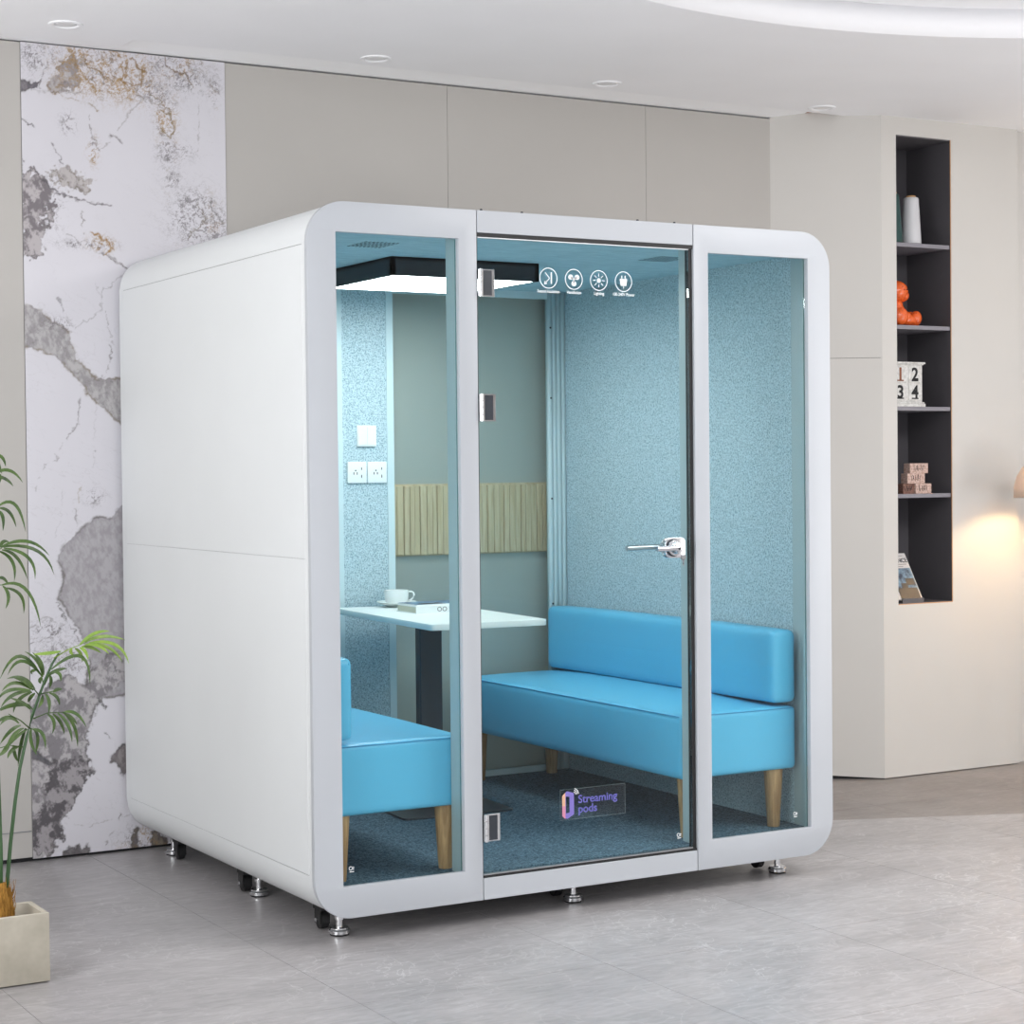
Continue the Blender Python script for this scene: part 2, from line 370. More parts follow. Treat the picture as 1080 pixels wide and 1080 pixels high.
def marble():
    x0, x1, z0, z1, st = -.356, .452, .012, ZC-.005, .0027
    nx = int((x1-x0)/st); nz = int((z1-z0)/st)
    xs = np.linspace(x0, x1, nx); zs = np.linspace(z0, z1, nz)
    X, Z = np.meshgrid(xs, zs)
    w = lambda pts: [(at(u, v, YW).x, at(u, v, YW).z) for u, v in pts]
    wx = X+(fbm(X, Z, 14, 3)-.5)*.05+(fbm(X, Z, 60, 5, 4)-.5)*.035; wz = Z+(fbm(X, Z, 14, 9)-.5)*.05+(fbm(X, Z, 60, 11, 4)-.5)*.035
    def rgb(r, g, b): return np.array(lin((r/255, g/255, b/255)))
    C = np.zeros(X.shape+(3,)); C[:] = rgb(209, 207, 213)
    C *= (0.975+.05*fbm(X, Z, 5, 21))[..., None]
    def mix(mask, col):
        nonlocal C
        C = C*(1-mask[..., None])+np.asarray(col)*mask[..., None]
    fine = fbm(X, Z*.6, 70, 31, 4); mid = fbm(wx, wz, 26, 41, 6)
    grain = fbm(X*1.0+Z*.4, Z*.35, 160, 51, 3)
    def patch(pts, ca, cb, edge=(70, 66, 66), e=.0055, hard=.004, mott=1.0, wob=1.0):
        P = w(pts); d = polydist(X+(wx-X)*wob, Z+(wz-Z)*wob, P)
        m = np.clip(d/hard+.5, 0, 1)
        t = np.clip((mid-.5)*3.0*mott+(fine-.5)*2.6+(grain-.5)*1.4+.5, 0, 1)[..., None]
        col = rgb(*ca)*(1-t)+rgb(*cb)*t
        net = np.exp(-((fbm(wx, wz, 24, 501, 4)-.5)/.008)**2)[..., None]*.45*min(1, mott); col = col*(1-net)+rgb(78, 72, 72)*net
        C[:] = C*(1-m[..., None])+col*m[..., None]
        em = np.exp(-(d/e)**2)*np.clip((fbm(X, Z, 30, 71)-.38)*5, 0, 1)*.8
        mix(em, rgb(*edge))
    # the upper band and the big lower field
    patch([(20,318),(34,322),(48,334),(60,342),(72,350),(78,370),(88,385),(100,398),(112,398),(140,400),(140,456),(131,449),(110,432),(92,417),(90,408),(72,388),(55,373),(40,368),(20,364)], (180,177,178), (150,146,148), (120,108,90), mott=.8, wob=.6)
    patch([(145,520),(131,531),(122,540),(117,545),(100,545),(88,555),(75,568),(64,580),(61,592),(67,603),(66,615),(61,630),(70,645),(78,658),(86,673),(96,700),(93,712),(90,725),(98,738),(145,732)], (172,169,173), (154,150,154), (92,86,82), mott=.35, wob=.45)
    patch([(20,742),(40,737),(58,718),(72,712),(90,722),(112,690),(145,690),(145,712),(131,722),(112,731),(104,740),(97,752),(92,775),(91,795),(93,806),(92,815),(84,832),(77,847),(68,860),(60,880),(52,905),(20,915)], (178,174,176), (128,124,128), (84,80,80), mott=1.7, wob=1)
    patch([(50,800),(90,800),(93,812),(84,832),(74,850),(64,872),(56,895),(50,905),(36,900),(34,860),(45,850),(55,835),(48,815)], (158,153,156), (88,84,88), (70,66,68), mott=2.4, wob=1.4)
    patch([(28,789),(38,791),(46,797),(56,805),(50,807),(40,801),(28,799)], (100,98,102), (80,78,84), mott=.6, wob=.3)
    patch([(140,780),(131,784),(122,790),(114,801),(122,804),(131,815),(140,815)], (140,134,134), (116,110,112), wob=.7)
    patch([(66,897),(72,889),(85,889),(95,894),(99,900),(90,907),(70,909)], (120,116,118), (92,88,90), wob=1.2)
    patch([(136,882),(141,870),(146,873),(144,888),(140,898),(134,896)], (128,118,104), (100,94,90), wob=1)
    patch([(158,895),(162,878),(172,876),(178,892),(170,898)], (140,130,116), (92,86,84), wob=1)
    # upper left field
    patch([(20,176),(36,180),(44,196),(56,200),(58,226),(50,240),(45,258),(40,268),(20,268)], (178,172,174), (118,112,116), (86,80,80), mott=1.9, wob=2.2)
    patch([(52,182),(62,176),(74,174),(86,184),(93,196),(80,197),(64,199),(54,192)], (182,176,176), (140,134,134), (110,100,84), mott=1.6, wob=2)
    patch([(48,92),(58,82),(66,74),(72,58),(88,56),(96,64),(84,74),(74,92),(60,95)], (178,174,176), (146,140,142), (130,106,70), mott=1.2, wob=1.6)
    patch([(20,88),(32,86),(42,82),(38,92),(20,98)], (130,125,130), (100,96,104), wob=.8)
    # mineral stains: ochre and grey crazing where the photo shows it
    def stain(cx, cy, rx, ry, k=1., och=.5, seed=0):
        p = at(cx, cy, YW); sx, sz = rx/287., ry/287.
        g = np.exp(-(((X-p.x)/sx)**2+((Z-p.z)/sz)**2))*k
        sx_ = (X*.8+Z*.6)*1.; sy_ = (Z*.8-X*.6)*.55
        v1 = np.exp(-((fbm(sx_, sy_, 22, 100+seed)-.5)/.011)**2); v2 = np.exp(-((fbm(wx+wz*.5, wz, 46, 130+seed)-.5)/.014)**2)
        v3 = np.exp(-((fbm(sy_*1.4, sx_*.7, 30, 230+seed)-.5)/.010)**2); v1 = np.maximum(v1, v3)
        blot = np.clip((fbm(wx, wz, 95, 160+seed, 5)-.60)*30, 0, 1)
        o = np.clip((fbm(X, Z, 12, 190+seed)-.5+(och-.62))*6+.5, 0, 1)[..., None]
        col = (rgb(112,106,110)*(1-o)+rgb(158,124,66)*o)*(.75+.5*fine[..., None])
        m = np.clip(np.clip(g*1.5, 0, 1)*(v1*.8+v2*.75+blot*.7*np.clip(g*1.6-.3, 0, 1)), 0, .82)
        mix(m, col)
    for s_ in ((40,60,22,16,1,.4),(92,68,34,26,1.1,.75),(135,78,30,26,1.4,.85),(112,90,40,16,1,.7),(185,68,30,16,1.1,.6),(195,85,26,16,.9,.5),(160,98,26,14,.8,.6),
               (175,125,12,22,1.4,.6),(176,160,12,16,1,.5),(190,160,16,10,.7,.5),(72,130,8,10,1.3,.35),(98,160,6,14,1.3,.8),(205,230,26,28,1.3,.45),(228,238,12,20,1.1,.4),
               (182,190,12,12,.8,.5),(108,258,14,9,1.3,.8),(90,258,30,5,.8,.3),(55,215,14,30,.6,.3),(62,343,14,8,1,.3),(100,525,12,8,.8,.4),
               (60,690,26,20,.8,.2),(50,665,20,10,1,.2),(80,700,20,12,.8,.3),(150,885,24,14,1,.5),(170,895,14,8,1,.4),(226,95,8,20,.7,.4)):
        stain(*s_, seed=int(s_[0]))
    # cracks and veins
    V = [([(60,205),(80,209),(98,213),(118,217)],1.5,.9,(92,86,90)),([(87,213),(88,245)],.9,.8,(100,92,88)),([(97,262),(120,276),(132,282)],1.4,.8,(80,72,66)),([(40,92),(43,80),(48,68)],.8,.8,(90,84,86)),
         ([(24,95),(60,96),(105,98)],1.2,.6,(120,112,110)),([(92,118),(94,135),(98,152),(104,160)],1,.8,(96,88,86)),([(104,160),(120,148),(135,122),(148,105)],.8,.5,(120,112,108)),
         ([(147,80),(143,102),(165,112),(178,118)],.8,.6,(110,98,84)),([(208,60),(222,90),(230,105)],.9,.7,(110,96,78)),([(210,110),(211,135),(209,160)],.8,.5,(120,114,114)),
         ([(68,242),(86,255),(110,268),(130,280)],.8,.6,(112,106,106)),([(131,290),(110,305),(108,328),(80,345)],.8,.5,(130,126,128)),([(112,328),(118,360),(131,372)],.8,.6,(120,114,116)),
         ([(106,396),(114,388),(118,372),(117,355)],.9,.7,(110,104,104)),([(88,420),(80,445),(68,465)],1.1,.75,(128,124,128)),([(66,470),(58,485),(45,492),(38,515)],.9,.65,(140,136,140)),([(96,474),(98,476)],2,.8,(90,88,92)),
         ([(101,420),(97,470),(96,500)],.7,.3,(150,146,148)),([(66,520),(64,545),(58,570)],.7,.35,(150,146,150)),([(85,510),(84,530)],.8,.5,(150,136,110)),([(78,536),(80,555)],1,.6,(90,84,84)),
         ([(32,660),(45,650),(52,652),(60,655)],1.2,.6,(120,114,116)),([(32,681),(45,675),(60,668),(65,660)],1.1,.8,(96,90,92)),([(61,636),(75,665),(84,676)],1,.8,(84,80,80)),
         ([(101,738),(109,750)],1,.9,(70,68,70)),([(110,770),(114,776),(120,778),(121,785)],.9,.8,(90,86,88)),([(62,870),(90,870),(115,864)],.9,.5,(140,134,132)),
         ([(126,858),(122,868),(116,885),(112,890)],1,.75,(96,90,88)),([(127,862),(140,858)],.8,.4,(140,134,134)),([(100,300),(108,315)],.8,.4,(140,136,138)),
         ([(60,315),(65,330)],1.1,.6,(90,84,90)),([(96,668),(104,690)],.8,.5,(120,114,116)),([(93,706),(131,710)],1.0,.7,(100,96,100)),
         ([(72,52),(80,66),(90,84),(101,98)],1.1,.9,(150,118,64)),([(84,50),(96,72),(118,84)],.9,.9,(120,96,60)),([(120,50),(128,66),(126,84),(136,96)],1.2,.95,(146,112,58)),
         ([(136,62),(150,74),(146,92),(130,88),(134,66)],1.3,.9,(132,102,56)),([(60,96),(72,104),(96,110),(104,118)],.8,.8,(140,120,90)),([(150,96),(165,104),(178,118),(182,140)],1.,.9,(120,104,76)),
         ([(172,62),(180,74),(196,80),(206,96)],1.2,.9,(112,90,60)),([(168,118),(180,122),(184,134),(176,146),(168,136)],1.3,.95,(128,108,66)),([(205,214),(214,226),(206,240),(196,250)],.9,.9,(110,98,80)),
         ([(220,210),(226,224),(234,232)],.9,.9,(96,90,86)),([(97,246),(108,252),(116,264),(110,270)],1.5,.95,(148,112,52)),([(24,128),(33,134)],1.,.9,(90,86,90)),([(54,153),(62,164),(67,173)],.9,.85,(92,86,90)),
         ([(116,144),(127,149)],1.6,.9,(110,104,106)),([(36,176),(40,190),(52,198),(62,203)],1.6,.95,(84,78,84))]
    for pts, wd, k, c in V:
        d = linedist(wx*.75+X*.25, wz*.75+Z*.25, w(pts)); ww = wd*.0026*(.5+fbm(X, Z, 30, 7))
        mix(np.exp(-(d/ww)**2)*k*np.clip((fbm(X, Z, 26, 77)-(.36 if k < .85 else .2))*7, 0, 1), rgb(*c))
    # faint parallel hairlines
    hl = np.exp(-((fbm((X*.5+Z)*1.0, (Z*.12-X*.3), 40, 301, 3)-.5)/.012)**2)*np.clip((fbm(X, Z, 4, 311)-.45)*5, 0, 1)*.22
    mix(hl, rgb(160,156,158))
    me = bpy.data.meshes.new('wall_back_marble')
    V3 = np.stack([X.ravel(), np.full(X.size, YW-.004), Z.ravel()], 1)
    i = np.arange(nx*nz).reshape(nz, nx); q = np.stack([i[:-1, :-1], i[:-1, 1:], i[1:, 1:], i[1:, :-1]], -1).reshape(-1, 4)
    # a rim going back to the wall gives the sheet its thickness
    rim = [i[0, 0], i[0, -1], i[-1, -1], i[-1, 0]]; n0 = len(V3)
    V3 = np.concatenate([V3, V3[rim]+np.array([0, .004, 0])])
    fs = q.tolist()+[[int(rim[(k+1) % 4]), int(rim[k]), n0+k, n0+(k+1) % 4] for k in range(4)]
    me.from_pydata(V3.tolist(), [], fs); me.update()
    at_ = me.color_attributes.new('stone', 'FLOAT_COLOR', 'POINT')
    cc = np.ones((len(V3), 4), np.float32); cc[:n0, :3] = C.reshape(-1, 3); cc[n0:, :3] = .6
    at_.data.foreach_set('color', cc.ravel())
    m, nt, b = nm('veined_white_stone'); a = nt.nodes.new('ShaderNodeAttribute'); a.attribute_name = 'stone'
    nt.links.new(a.outputs['Color'], b.inputs['Base Color']); b.inputs['Roughness'].default_value = .35
    me.materials.append(m)
    o = bpy.data.objects.new('wall_back_marble', me); COL.objects.link(o); struct(o)
marble()
# vertical oak slats on the wall, seen through the booth's back window
bm = bmesh.new(); x = .86; k = 0
while x < 1.96:
    w_ = (.031, .027, .022, .027)[k % 4]; box(bm, x, x+w_-.002, YW-.022+(.004 if k % 3 == 0 else 0), YW-.004, 1.104, 1.392, bev=.003, seg=2); x += w_; k += 1
box(bm, .86, 1.96, YW-.005, YW-.0005, 1.10, 1.40)
struct(ob('trim_3', bm, 'slat'))

# angled wall piece, raised a little at its far end, and the wall with the niche
A0, A1 = Vector((3.138, YW)), Vector((3.5565, 1.5032))
def slab(bm, za0, za1, zb0, zb1, off=0):
    n = Vector((-(A1-A0).y, (A1-A0).x)).normalized()*.04
    P = []
    for p, lo, hi in ((A0, za0, za1), (A1, zb0, zb1)):
        for o_ in (Vector((0, 0))+n*off, n*(1+off)):
            for z in (lo, hi): P.append(bm.verts.new((p.x+o_.x, p.y+o_.y, z)))
    a, b, c, d, e, f, g, h = P
    for q in ((a,b,f,e),(c,g,h,d),(a,e,g,c),(b,d,h,f),(a,c,d,b),(e,f,h,g)): bm.faces.new(q)
    bmesh.ops.recalc_face_normals(bm, faces=bm.faces[:])
bm = bmesh.new(); slab(bm, .03, 1.955, .004, 1.955); slab(bm, 1.957, ZC+.03, 1.957, ZC+.03)
struct(ob('wall_corner', bm, 'cream'))
bm = bmesh.new(); slab(bm, 0, 1.96, 0, 1.96, off=.25); struct(ob('wall_corner', bm, 'ink'))
YR = 1.503
hole = [(3.645, .806), (3.985, .806), (3.985, 2.990), (3.645, 2.990)]
bm = plate([[(3.556, .004), (4.41, .004), (4.41, ZC+.01), (3.556, ZC+.01)], hole], 'xz', YR, YR+.05)
struct(ob('wall_right', bm, 'cream'))
struct(ob('wall_right', mk((3.60, 4.41, 1.86, 1.90, 0, ZC)), 'cream'))
struct(ob('wall_right', mk((4.413, XR, YR+.04, YR+.1, 0, ZC)), 'cream'))
struct(ob('wall_right', mk((XR, XR+.1, YB, YR+.1, 0, ZC)), 'cream'))
struct(ob('wall_left', mk((XL-.1, XL, YB, YW+.1, 0, ZC)), 'cream'))

# downlights
def downlight(x, y, label):
    t = thing('downlight', label, 'ceiling light', (x, y, ZC), 0, 'recessed downlights along the back wall')
    bm = lathe(bmesh.new(), [(.062, 0), (.060, -.005), (.048, -.006), (.042, -.001), (.041, 0)], n=32); ob('trim_ring', bm, 'ceil', t, auto=40)
    bm = lathe(bmesh.new(), [(.040, -.001), (.030, -.003), (.012, -.004)], n=24); ob('lens', bm, 'lens', t, smooth=True)
downlight(-.285, 1.458, 'round recessed ceiling downlight above the marble wall sheet, leftmost of four')
downlight(.955, 1.466, 'round recessed ceiling downlight above the left half of the booth')
downlight(2.032, 1.467, 'round recessed ceiling downlight above the right half of the booth')
downlight(3.195, 1.484, 'round recessed ceiling downlight beside the brown end of the ceiling slot')

# ------------------------------------------------------------------ the booth
W, D, ZB, ZT = 2.0137, 1.7629, .0813, 2.2813
RC = .125
pod = thing('office_booth', 'large white glass-fronted office booth with rounded corners and blue sofas inside', 'office booth', (0, 0, 0))
XI0, XI1, ZF, ZI, YI = .06, 1.954, .166, 2.212, 1.695
# outer shell: a rounded tube open at front and back
bm = plate([rrect(.004, W-.004, ZB+.004, ZT-.004, RC-.003, 12), rrect(XI0-.012, XI1+.012, ZF-.012, ZI+.012, .0)], 'xz', .022, D)
ob('shell', bm, 'podside', pod, auto=35)
# flat side panels lie in the shell with a fine groove around them (left side in view)
for z0, z1 in ((.2192, 1.1895), (1.1902, 2.1493)):
    ob('side_panel', mk((.0012, .006, 0.0455, 1.7165, z0, z1), bev=.0008, seg=1), 'podside', pod)
bm = bmesh.new()
for b_ in ((.0030, .0044, .0445, 1.7175, .2180, 2.1505),): box(bm, *b_)
ob('groove', bm, 'groove', pod)
# skin around the panels, so that the groove stays a groove
bm = plate([[(.024, .205), (1.762, .205), (1.762, 2.158), (.024, 2.158)], [(.0440, .2177), (1.7180, .2177), (1.7180, 2.1508), (.0440, 2.1508)]], 'yz', .0012, .0045)
ob('side_skin', bm, 'podside', pod)
# the front ring, in three sections
S1, S2, PB, PT = .5868, 1.4246, .1797, 2.1877
g = .0014
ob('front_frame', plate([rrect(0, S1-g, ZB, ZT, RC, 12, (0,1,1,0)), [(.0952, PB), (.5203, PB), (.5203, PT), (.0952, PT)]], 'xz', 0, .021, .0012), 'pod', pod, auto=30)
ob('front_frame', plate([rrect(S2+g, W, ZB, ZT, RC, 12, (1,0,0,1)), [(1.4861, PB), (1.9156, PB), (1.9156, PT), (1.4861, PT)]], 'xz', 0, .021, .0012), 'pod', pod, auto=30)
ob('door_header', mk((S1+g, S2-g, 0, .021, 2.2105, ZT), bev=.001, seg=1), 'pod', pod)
ob('door_sill', mk((S1+g, S2-g, 0, .021, ZB, .1500), bev=.001, seg=1), 'pod', pod)
# inner posts of darker-toned aluminium behind the front ring
parts('inner_post', ((.523, .584, .0305, .095, ZF, ZI), (1.428, 1.483, .0305, .095, ZF, ZI), (XI0, .0925, .0305, .045, ZF, ZI), (1.9185, XI1, .0305, .045, ZF, ZI)), 'alu2', pod, .002)
parts('door_gasket', ((S1+.003, S2-.003, .0305, .05, 2.203, ZI+.0), (S1+.003, S2-.003, .0305, .05, ZF-.012, .158),
      (1.4105, S2-.0005, .010, .03, .1585, 2.198), (S1+.0005, .5905, .006, .03, .1585, 2.198), (S1, S2, .004, .03, 2.1985, 2.2100), (S1, S2, .006, .03, .1505, .1580)), 'rubber', pod)
# fixed panes
ob('pane', mk((.090, .5210, .022, .030, PB-.004, PT+.004)), 'glass', pod)
ob('pane', mk((1.481, 1.9210, .022, .030, PB-.004, PT+.004)), 'glass', pod)
parts('pane_edge', ((.5175, .5195, .0215, .0220, PB, PT), (1.9130, 1.9150, .0215, .0220, PB, PT)), 'glassedge', pod)
# linings
ob('carpet', mk((XI0, XI1, .03, D, ZF-.012, ZF)), 'carpet', pod)
ob('ceiling_board', mk((XI0, XI1, .05, D, ZI, ZI+.012)), 'ceilfelt', pod)
ob('felt_panel', mk((XI1, XI1+.012, .145, YI, ZF, ZI)), 'felt', pod)
ob('felt_panel', mk((XI0-.012, XI0, .145, YI, ZF, ZI)), 'felt', pod)
parts('side_profile', [(x0, x0+.012, a, b, ZF, ZI) for x0 in (XI1, XI0-.012) for a, b in ((.046, .0840), (.0870, .1445))], 'alu2', pod)
parts('profile_joint', [(XI1+.006, XI1+.0115, .0841, .0869, ZF, ZI), (XI0-.0115, XI0-.006, .0841, .0869, ZF, ZI)], 'rubber', pod)
for z in (.735, 1.186, 1.643, 2.05, .30):
    bm = bmesh.new(); cyl(bm, (XI1-.003, .066, z), .006, .004, 'x', 12); ob('screw', bm, 'steel', pod)
# back wall of the booth: felt centre column, two windows, ribbed corner profiles
BY1 = YI+.022
ob('back_column', mk((.9000, 1.099, YI+.004, BY1, ZF, ZI)), 'felt', pod)
parts('back_profile', ((.870, .9000, YI, BY1, ZF, ZI), (1.099, 1.130, YI, BY1, ZF, ZI)), 'alu', pod)
def ribbed(xa, xb):
    n = 4; pts = [(xa, BY1), (xb, BY1)]; w = (xb-xa)/n
    for k in range(n-1, -1, -1): a = xa+k*w; pts += [(a+w, YI+.005), (a+w-.003, YI-.002), (a+.003, YI-.002), (a, YI+.005)]
    ob('back_profile', plate([pts], 'xy', ZF, ZI), 'alu', pod)
ribbed(XI0, .147); ribbed(1.867, XI1)
for z in (.9, 1.35, 1.78, 2.08):
    bm = bmesh.new(); cyl(bm, (1.879, YI-.005, z-.02), .004, .003, 'y', 10); ob('screw', bm, 'black', pod)
parts('back_rail', ((.147, .870, YI, BY1, 2.181, ZI), (1.130, 1.867, YI, BY1, 2.181, ZI), (.147, .870, YI, BY1, ZF, .190), (1.130, 1.867, YI, BY1, ZF, .190)), 'alu', pod)
ob('back_pane', mk((1.130, 1.867, YI+.012, YI+.018, .190, 2.181)), 'glassb', pod)
ob('back_pane', mk((.147, .870, YI+.012, YI+.018, .190, 2.181)), 'glassb', pod)
# ceiling vents: a field of short slots
def vent(x0, x1, y0, y1):
    bm = bmesh.new()
    for j in range(5):
        for i in range(9):
            x = x0+(x1-x0)*(i+.5)/9; y = y0+(y1-y0)*(j+.5)/5; box(bm, x-.0024, x+.0024, y-.0105, y+.0105, ZI-.0008, ZI+.0002)
    ob('ceiling_vent', bm, 'hole', pod)
vent(.375, .505, .37, .53); vent(1.52, 1.65, .33, .49)
# feet and castors
def foot(x, y):
    bm = bmesh.new()
    lathe(bm, [(.030, .004), (.033, .006), (.033, .016), (.028, .020), (.028, .024), (.011, .026), (.011, .05), (.016, .05), (.016, .06), (.008, .06), (.008, .0853)], x, y, 0, n=24)
    t = ob('levelling_foot', bm, 'chrome', pod, auto=30)
    ob('foot_pad', lathe(bmesh.new(), [(.029, 0), (.031, .004), (.031, .0055)], x, y, 0, n=24), 'rubber', t)
def castor(x, y, a=0):
    bm = bmesh.new()
    cyl(bm, (x-.012, y, .031), .028, .024, 'x', 24); box(bm, x-.018, x+.018, y-.03, y+.03, .064, .084)
    box(bm, x-.018, x-.0135, y-.02, y+.02, .02, .066); box(bm, x+.0135, x+.018, y-.02, y+.02, .02, .066)
    t = ob('castor', bm, 'rubber', pod, auto=30)
    bm = bmesh.new(); cyl(bm, (x-.024, y, .032), .007, .048, 'x', 12); ob('axle', bm, 'chrome', t)
for x, y in ((.143,.139),(W/2,.139),(W-.143,.139),(.143,.793),(.143,1.635),(W-.143,.793),(W-.143,1.635)): foot(x, y)
for x, y in ((.128,.235),(W/2-.01,.235),(W-.16,.235),(.128,.88),(.128,1.53)): castor(x, y)
# small black bolts on the roof edge
for x in (.62, .771, 1.219, 1.369):
    bm = lathe(bmesh.new(), [(.0045, ZT-.002), (.0045, ZT+.006), (.003, ZT+.0085)], x, .03, 0, n=12); ob('roof_bolt', bm, 'black', pod)

# the door
door = ob('door', mk((.5915, 1.4095, .008, .018, .1590, 2.1975), bev=.0006, seg=1), 'glass', pod)
parts('glass_rail', ((.5920, 1.4090, .0065, .0195, .1585, .1625), (.5920, 1.4090, .0065, .0195, 2.1945, 2.1975)), 'steel', door)
for z in (2.0515, 1.655, .3115):
    bm = bmesh.new(); box(bm, .590, .648, -.004, .006, z-.044, z+.044, bev=.0015, seg=1)
    h = ob('hinge', bm, 'chrome', door)
    ob('hinge_plate', mk((.6075, .6370, -.0052, -.0036, z-.0395, z+.0395)), 'black_metal', h)
    bm = bmesh.new()
    for k in range(4): cyl(bm, (.596, -.006, z-.044+.0225*k), .0058, .0205, 'z', 14)
    ob('hinge_knuckle', bm, 'chrome', h, auto=40)
# lock and lever handles, outside and inside
bm = plate([rrect(1.292, 1.374, 1.153, 1.222, .018, 6)], 'xz', -.014, .007, .002)
lock = ob('lock_plate', bm, 'plate', door, auto=40)
bm = plate([rrect(1.300, 1.382, 1.155, 1.222, .033, 8)], 'xz', .019, .034, .002); ob('inner_lock_plate', bm, 'steel', lock, auto=40)
bm = bmesh.new(); lathe(bm, [(.0300, 0), (.0300, -.0045), (.026, -.0050)], 1.322, -.0135, 1.188, n=32, axis='y'); ob('rose_ring', bm, 'black_metal', lock, auto=40)
bm = bmesh.new(); lathe(bm, [(.0265, -.001), (.0265, -.014), (.021, -.018), (.018, -.032), (.015, -.034)], 1.322, -.014, 1.188, n=32, axis='y')
ob('handle_rose', bm, 'plate', lock, auto=40)
bm = bmesh.new(); tube(bm, [(1.318, -.056, 1.188), (1.300, -.056, 1.188), (1.262, -.056, 1.1875), (1.230, -.054, 1.187)], .0095, 14)
box(bm, 1.298, 1.320, -.064, -.042, 1.178, 1.198, bev=.005, seg=3); ob('handle', bm, 'plate', lock, auto=50)
bm = bmesh.new(); tube(bm, [(1.336, .030, 1.188), (1.336, .062, 1.188), (1.300, .070, 1.188), (1.236, .070, 1.188), (1.190, .070, 1.187)], .0095, 14); ob('inner_handle', bm, 'steel', lock, auto=50)
bm = bmesh.new(); cyl(bm, (1.314, -.0665, 1.187), .0050, .006, 'y', 12); ob('key_cylinder', bm, 'black_metal', lock)
# keys hanging in the lock
KX = 1.318
keys = tag(ob('key_ring', tube(bmesh.new(), [(KX+.002+.009*math.sin(a), -.069, 1.175+.009*math.cos(a)) for a in [2*PI*i/16 for i in range(17)]], .0009, 6), 'steel'), 'small steel key ring with two keys hanging from the booth door lock', 'keys')
for dx, an in ((.005, .12), (-.002, -.2)):
    bm = bmesh.new(); R_ = Matrix.Translation((KX+.004+dx, -.070-dx*.4, 1.165)) @ Matrix.Rotation(an, 4, 'Y')
    cyl(bm, (0, 0, -.008), .0085, .0016, 'y', 16); box(bm, -.0022, .0022, 0, .0016, -.036, -.014); box(bm, -.004, .0022, 0, .0016, -.030, -.027)
    bmesh.ops.transform(bm, matrix=R_, verts=bm.verts[:]); ob('key', bm, 'plate', keys)
# printed icons on the door glass
YD = .0076
def ring(cx, cz, r, w_): return plate([circ(cx, cz, r, 40), circ(cx, cz, r-w_, 40)], 'xz', YD-.0003, YD)
def seg2(x0, z0, x1, z1, w_):
    d = Vector((x1-x0, z1-z0)).normalized(); n = Vector((-d.y, d.x))*w_/2
    return plate([[(x0+n.x, z0+n.y), (x0-n.x, z0-n.y), (x1-n.x, z1-n.y), (x1+n.x, z1+n.y)]], 'xz', YD-.0003, YD)
def icon(k, cx, cz=2.077):
    L = [ring(cx, cz, .034, .0028)]
    if k == 0:
        L += [seg2(cx-.012, cz+.018, cx+.004, cz, .003), seg2(cx+.004, cz, cx-.012, cz-.016, .003), seg2(cx+.011, cz+.019, cx+.011, cz-.018, .005),
              plate([[(cx-.017, cz-.021), (cx-.004, cz-.019), (cx-.014, cz-.008)]], 'xz', YD-.0003, YD)]
    elif k == 1:
        for a in (150, 30, 270):
            a = math.radians(a); L.append(plate([[(cx+.014*math.cos(a)+.0095*math.cos(t), cz+.014*math.sin(a)+.0085*math.sin(t)) for t in [2*PI*i/20 for i in range(20)]]], 'xz', YD-.0003, YD))
            L.append(seg2(cx, cz, cx+.012*math.cos(a), cz+.012*math.sin(a), .005))
    elif k == 2:
        L.append(plate([circ(cx, cz, .0075, 20)], 'xz', YD-.0003, YD))
        for i in range(8):
            a = PI*i/4; L.append(seg2(cx+.0125*math.cos(a), cz+.0125*math.sin(a), cx+.023*math.cos(a), cz+.023*math.sin(a), .0026))
    else:
        L += [plate([[(cx-.015, cz+.009), (cx+.015, cz+.009), (cx+.011, cz-.014), (cx-.011, cz-.014)]], 'xz', YD-.0003, YD),
              seg2(cx-.0065, cz+.008, cx-.0065, cz+.020, .004), seg2(cx+.0065, cz+.008, cx+.0065, cz+.020, .004), seg2(cx, cz-.013, cx, cz-.023, .003)]
    return merge(*L)
for k, (cx, s) in enumerate(((.855, 'Sound Insulation'), (.952, 'Ventilation'), (1.049, 'Lighting'), (1.146, '100-240V Power'))):
    ob('printed_icon', icon(k, cx), 'decal', door)
    ob('printed_caption', text_bm(s, .0145, cx, 2.0295, YD-.0003, .0002, .0002, sx=.88), 'decal', door)
# logo sticker
m, nt, b = nm('violet_print'); b.inputs['Base Color'].default_value = (.12,.12,.42,1); b.inputs['Roughness'].default_value = .6; M['violet'] = m
M['violet2'] = mat('dark_violet_print', (.16,.10,.50), .6); M['lilac'] = mat('lilac_print', (.20,.16,.50), .6); M['pink'] = mat('pink_print', (.62,.24,.36), .6); M['peach'] = mat('peach_print', (.72,.42,.28), .6); M['film_edge'] = mat('film_edge', (.22,.30,.32), .3); M['film'] = glass('clear_film', (.97,.985,.99), .25, .1)
lg = ob('logo_sticker', mk((.880, 1.134, YD-.0002, YD, .306, .406)), 'film', door)
x0 = .888
def poly(p, m_): ob('logo_mark', plate([p], 'xz', YD-.0009, YD-.0004), m_, lg)
poly([(x0, .386), (x0+.012, .396), (x0+.012, .352), (x0, .352)], 'peach'); poly([(x0, .352), (x0+.012, .352), (x0+.012, .309), (x0, .319)], 'pink')
ob('logo_mark', plate([[(x0+.012, .396), (x0+.018, .400), (x0+.045, .392), (x0+.045, .322), (x0+.020, .309), (x0+.012, .312)], [(x0+.014, .383), (x0+.028, .381), (x0+.028, .330), (x0+.014, .327)]], 'xz', YD-.0009, YD-.0004), 'lilac', lg)
bm = plate([[(.880, .306), (1.134, .306), (1.134, .406), (.880, .406)], [(.8806, .3066), (1.1334, .3066), (1.1334, .4054), (.8806, .4054)]], 'xz', YD-.0005, YD-.0003); ob('sticker_edge', bm, 'film_edge', lg)
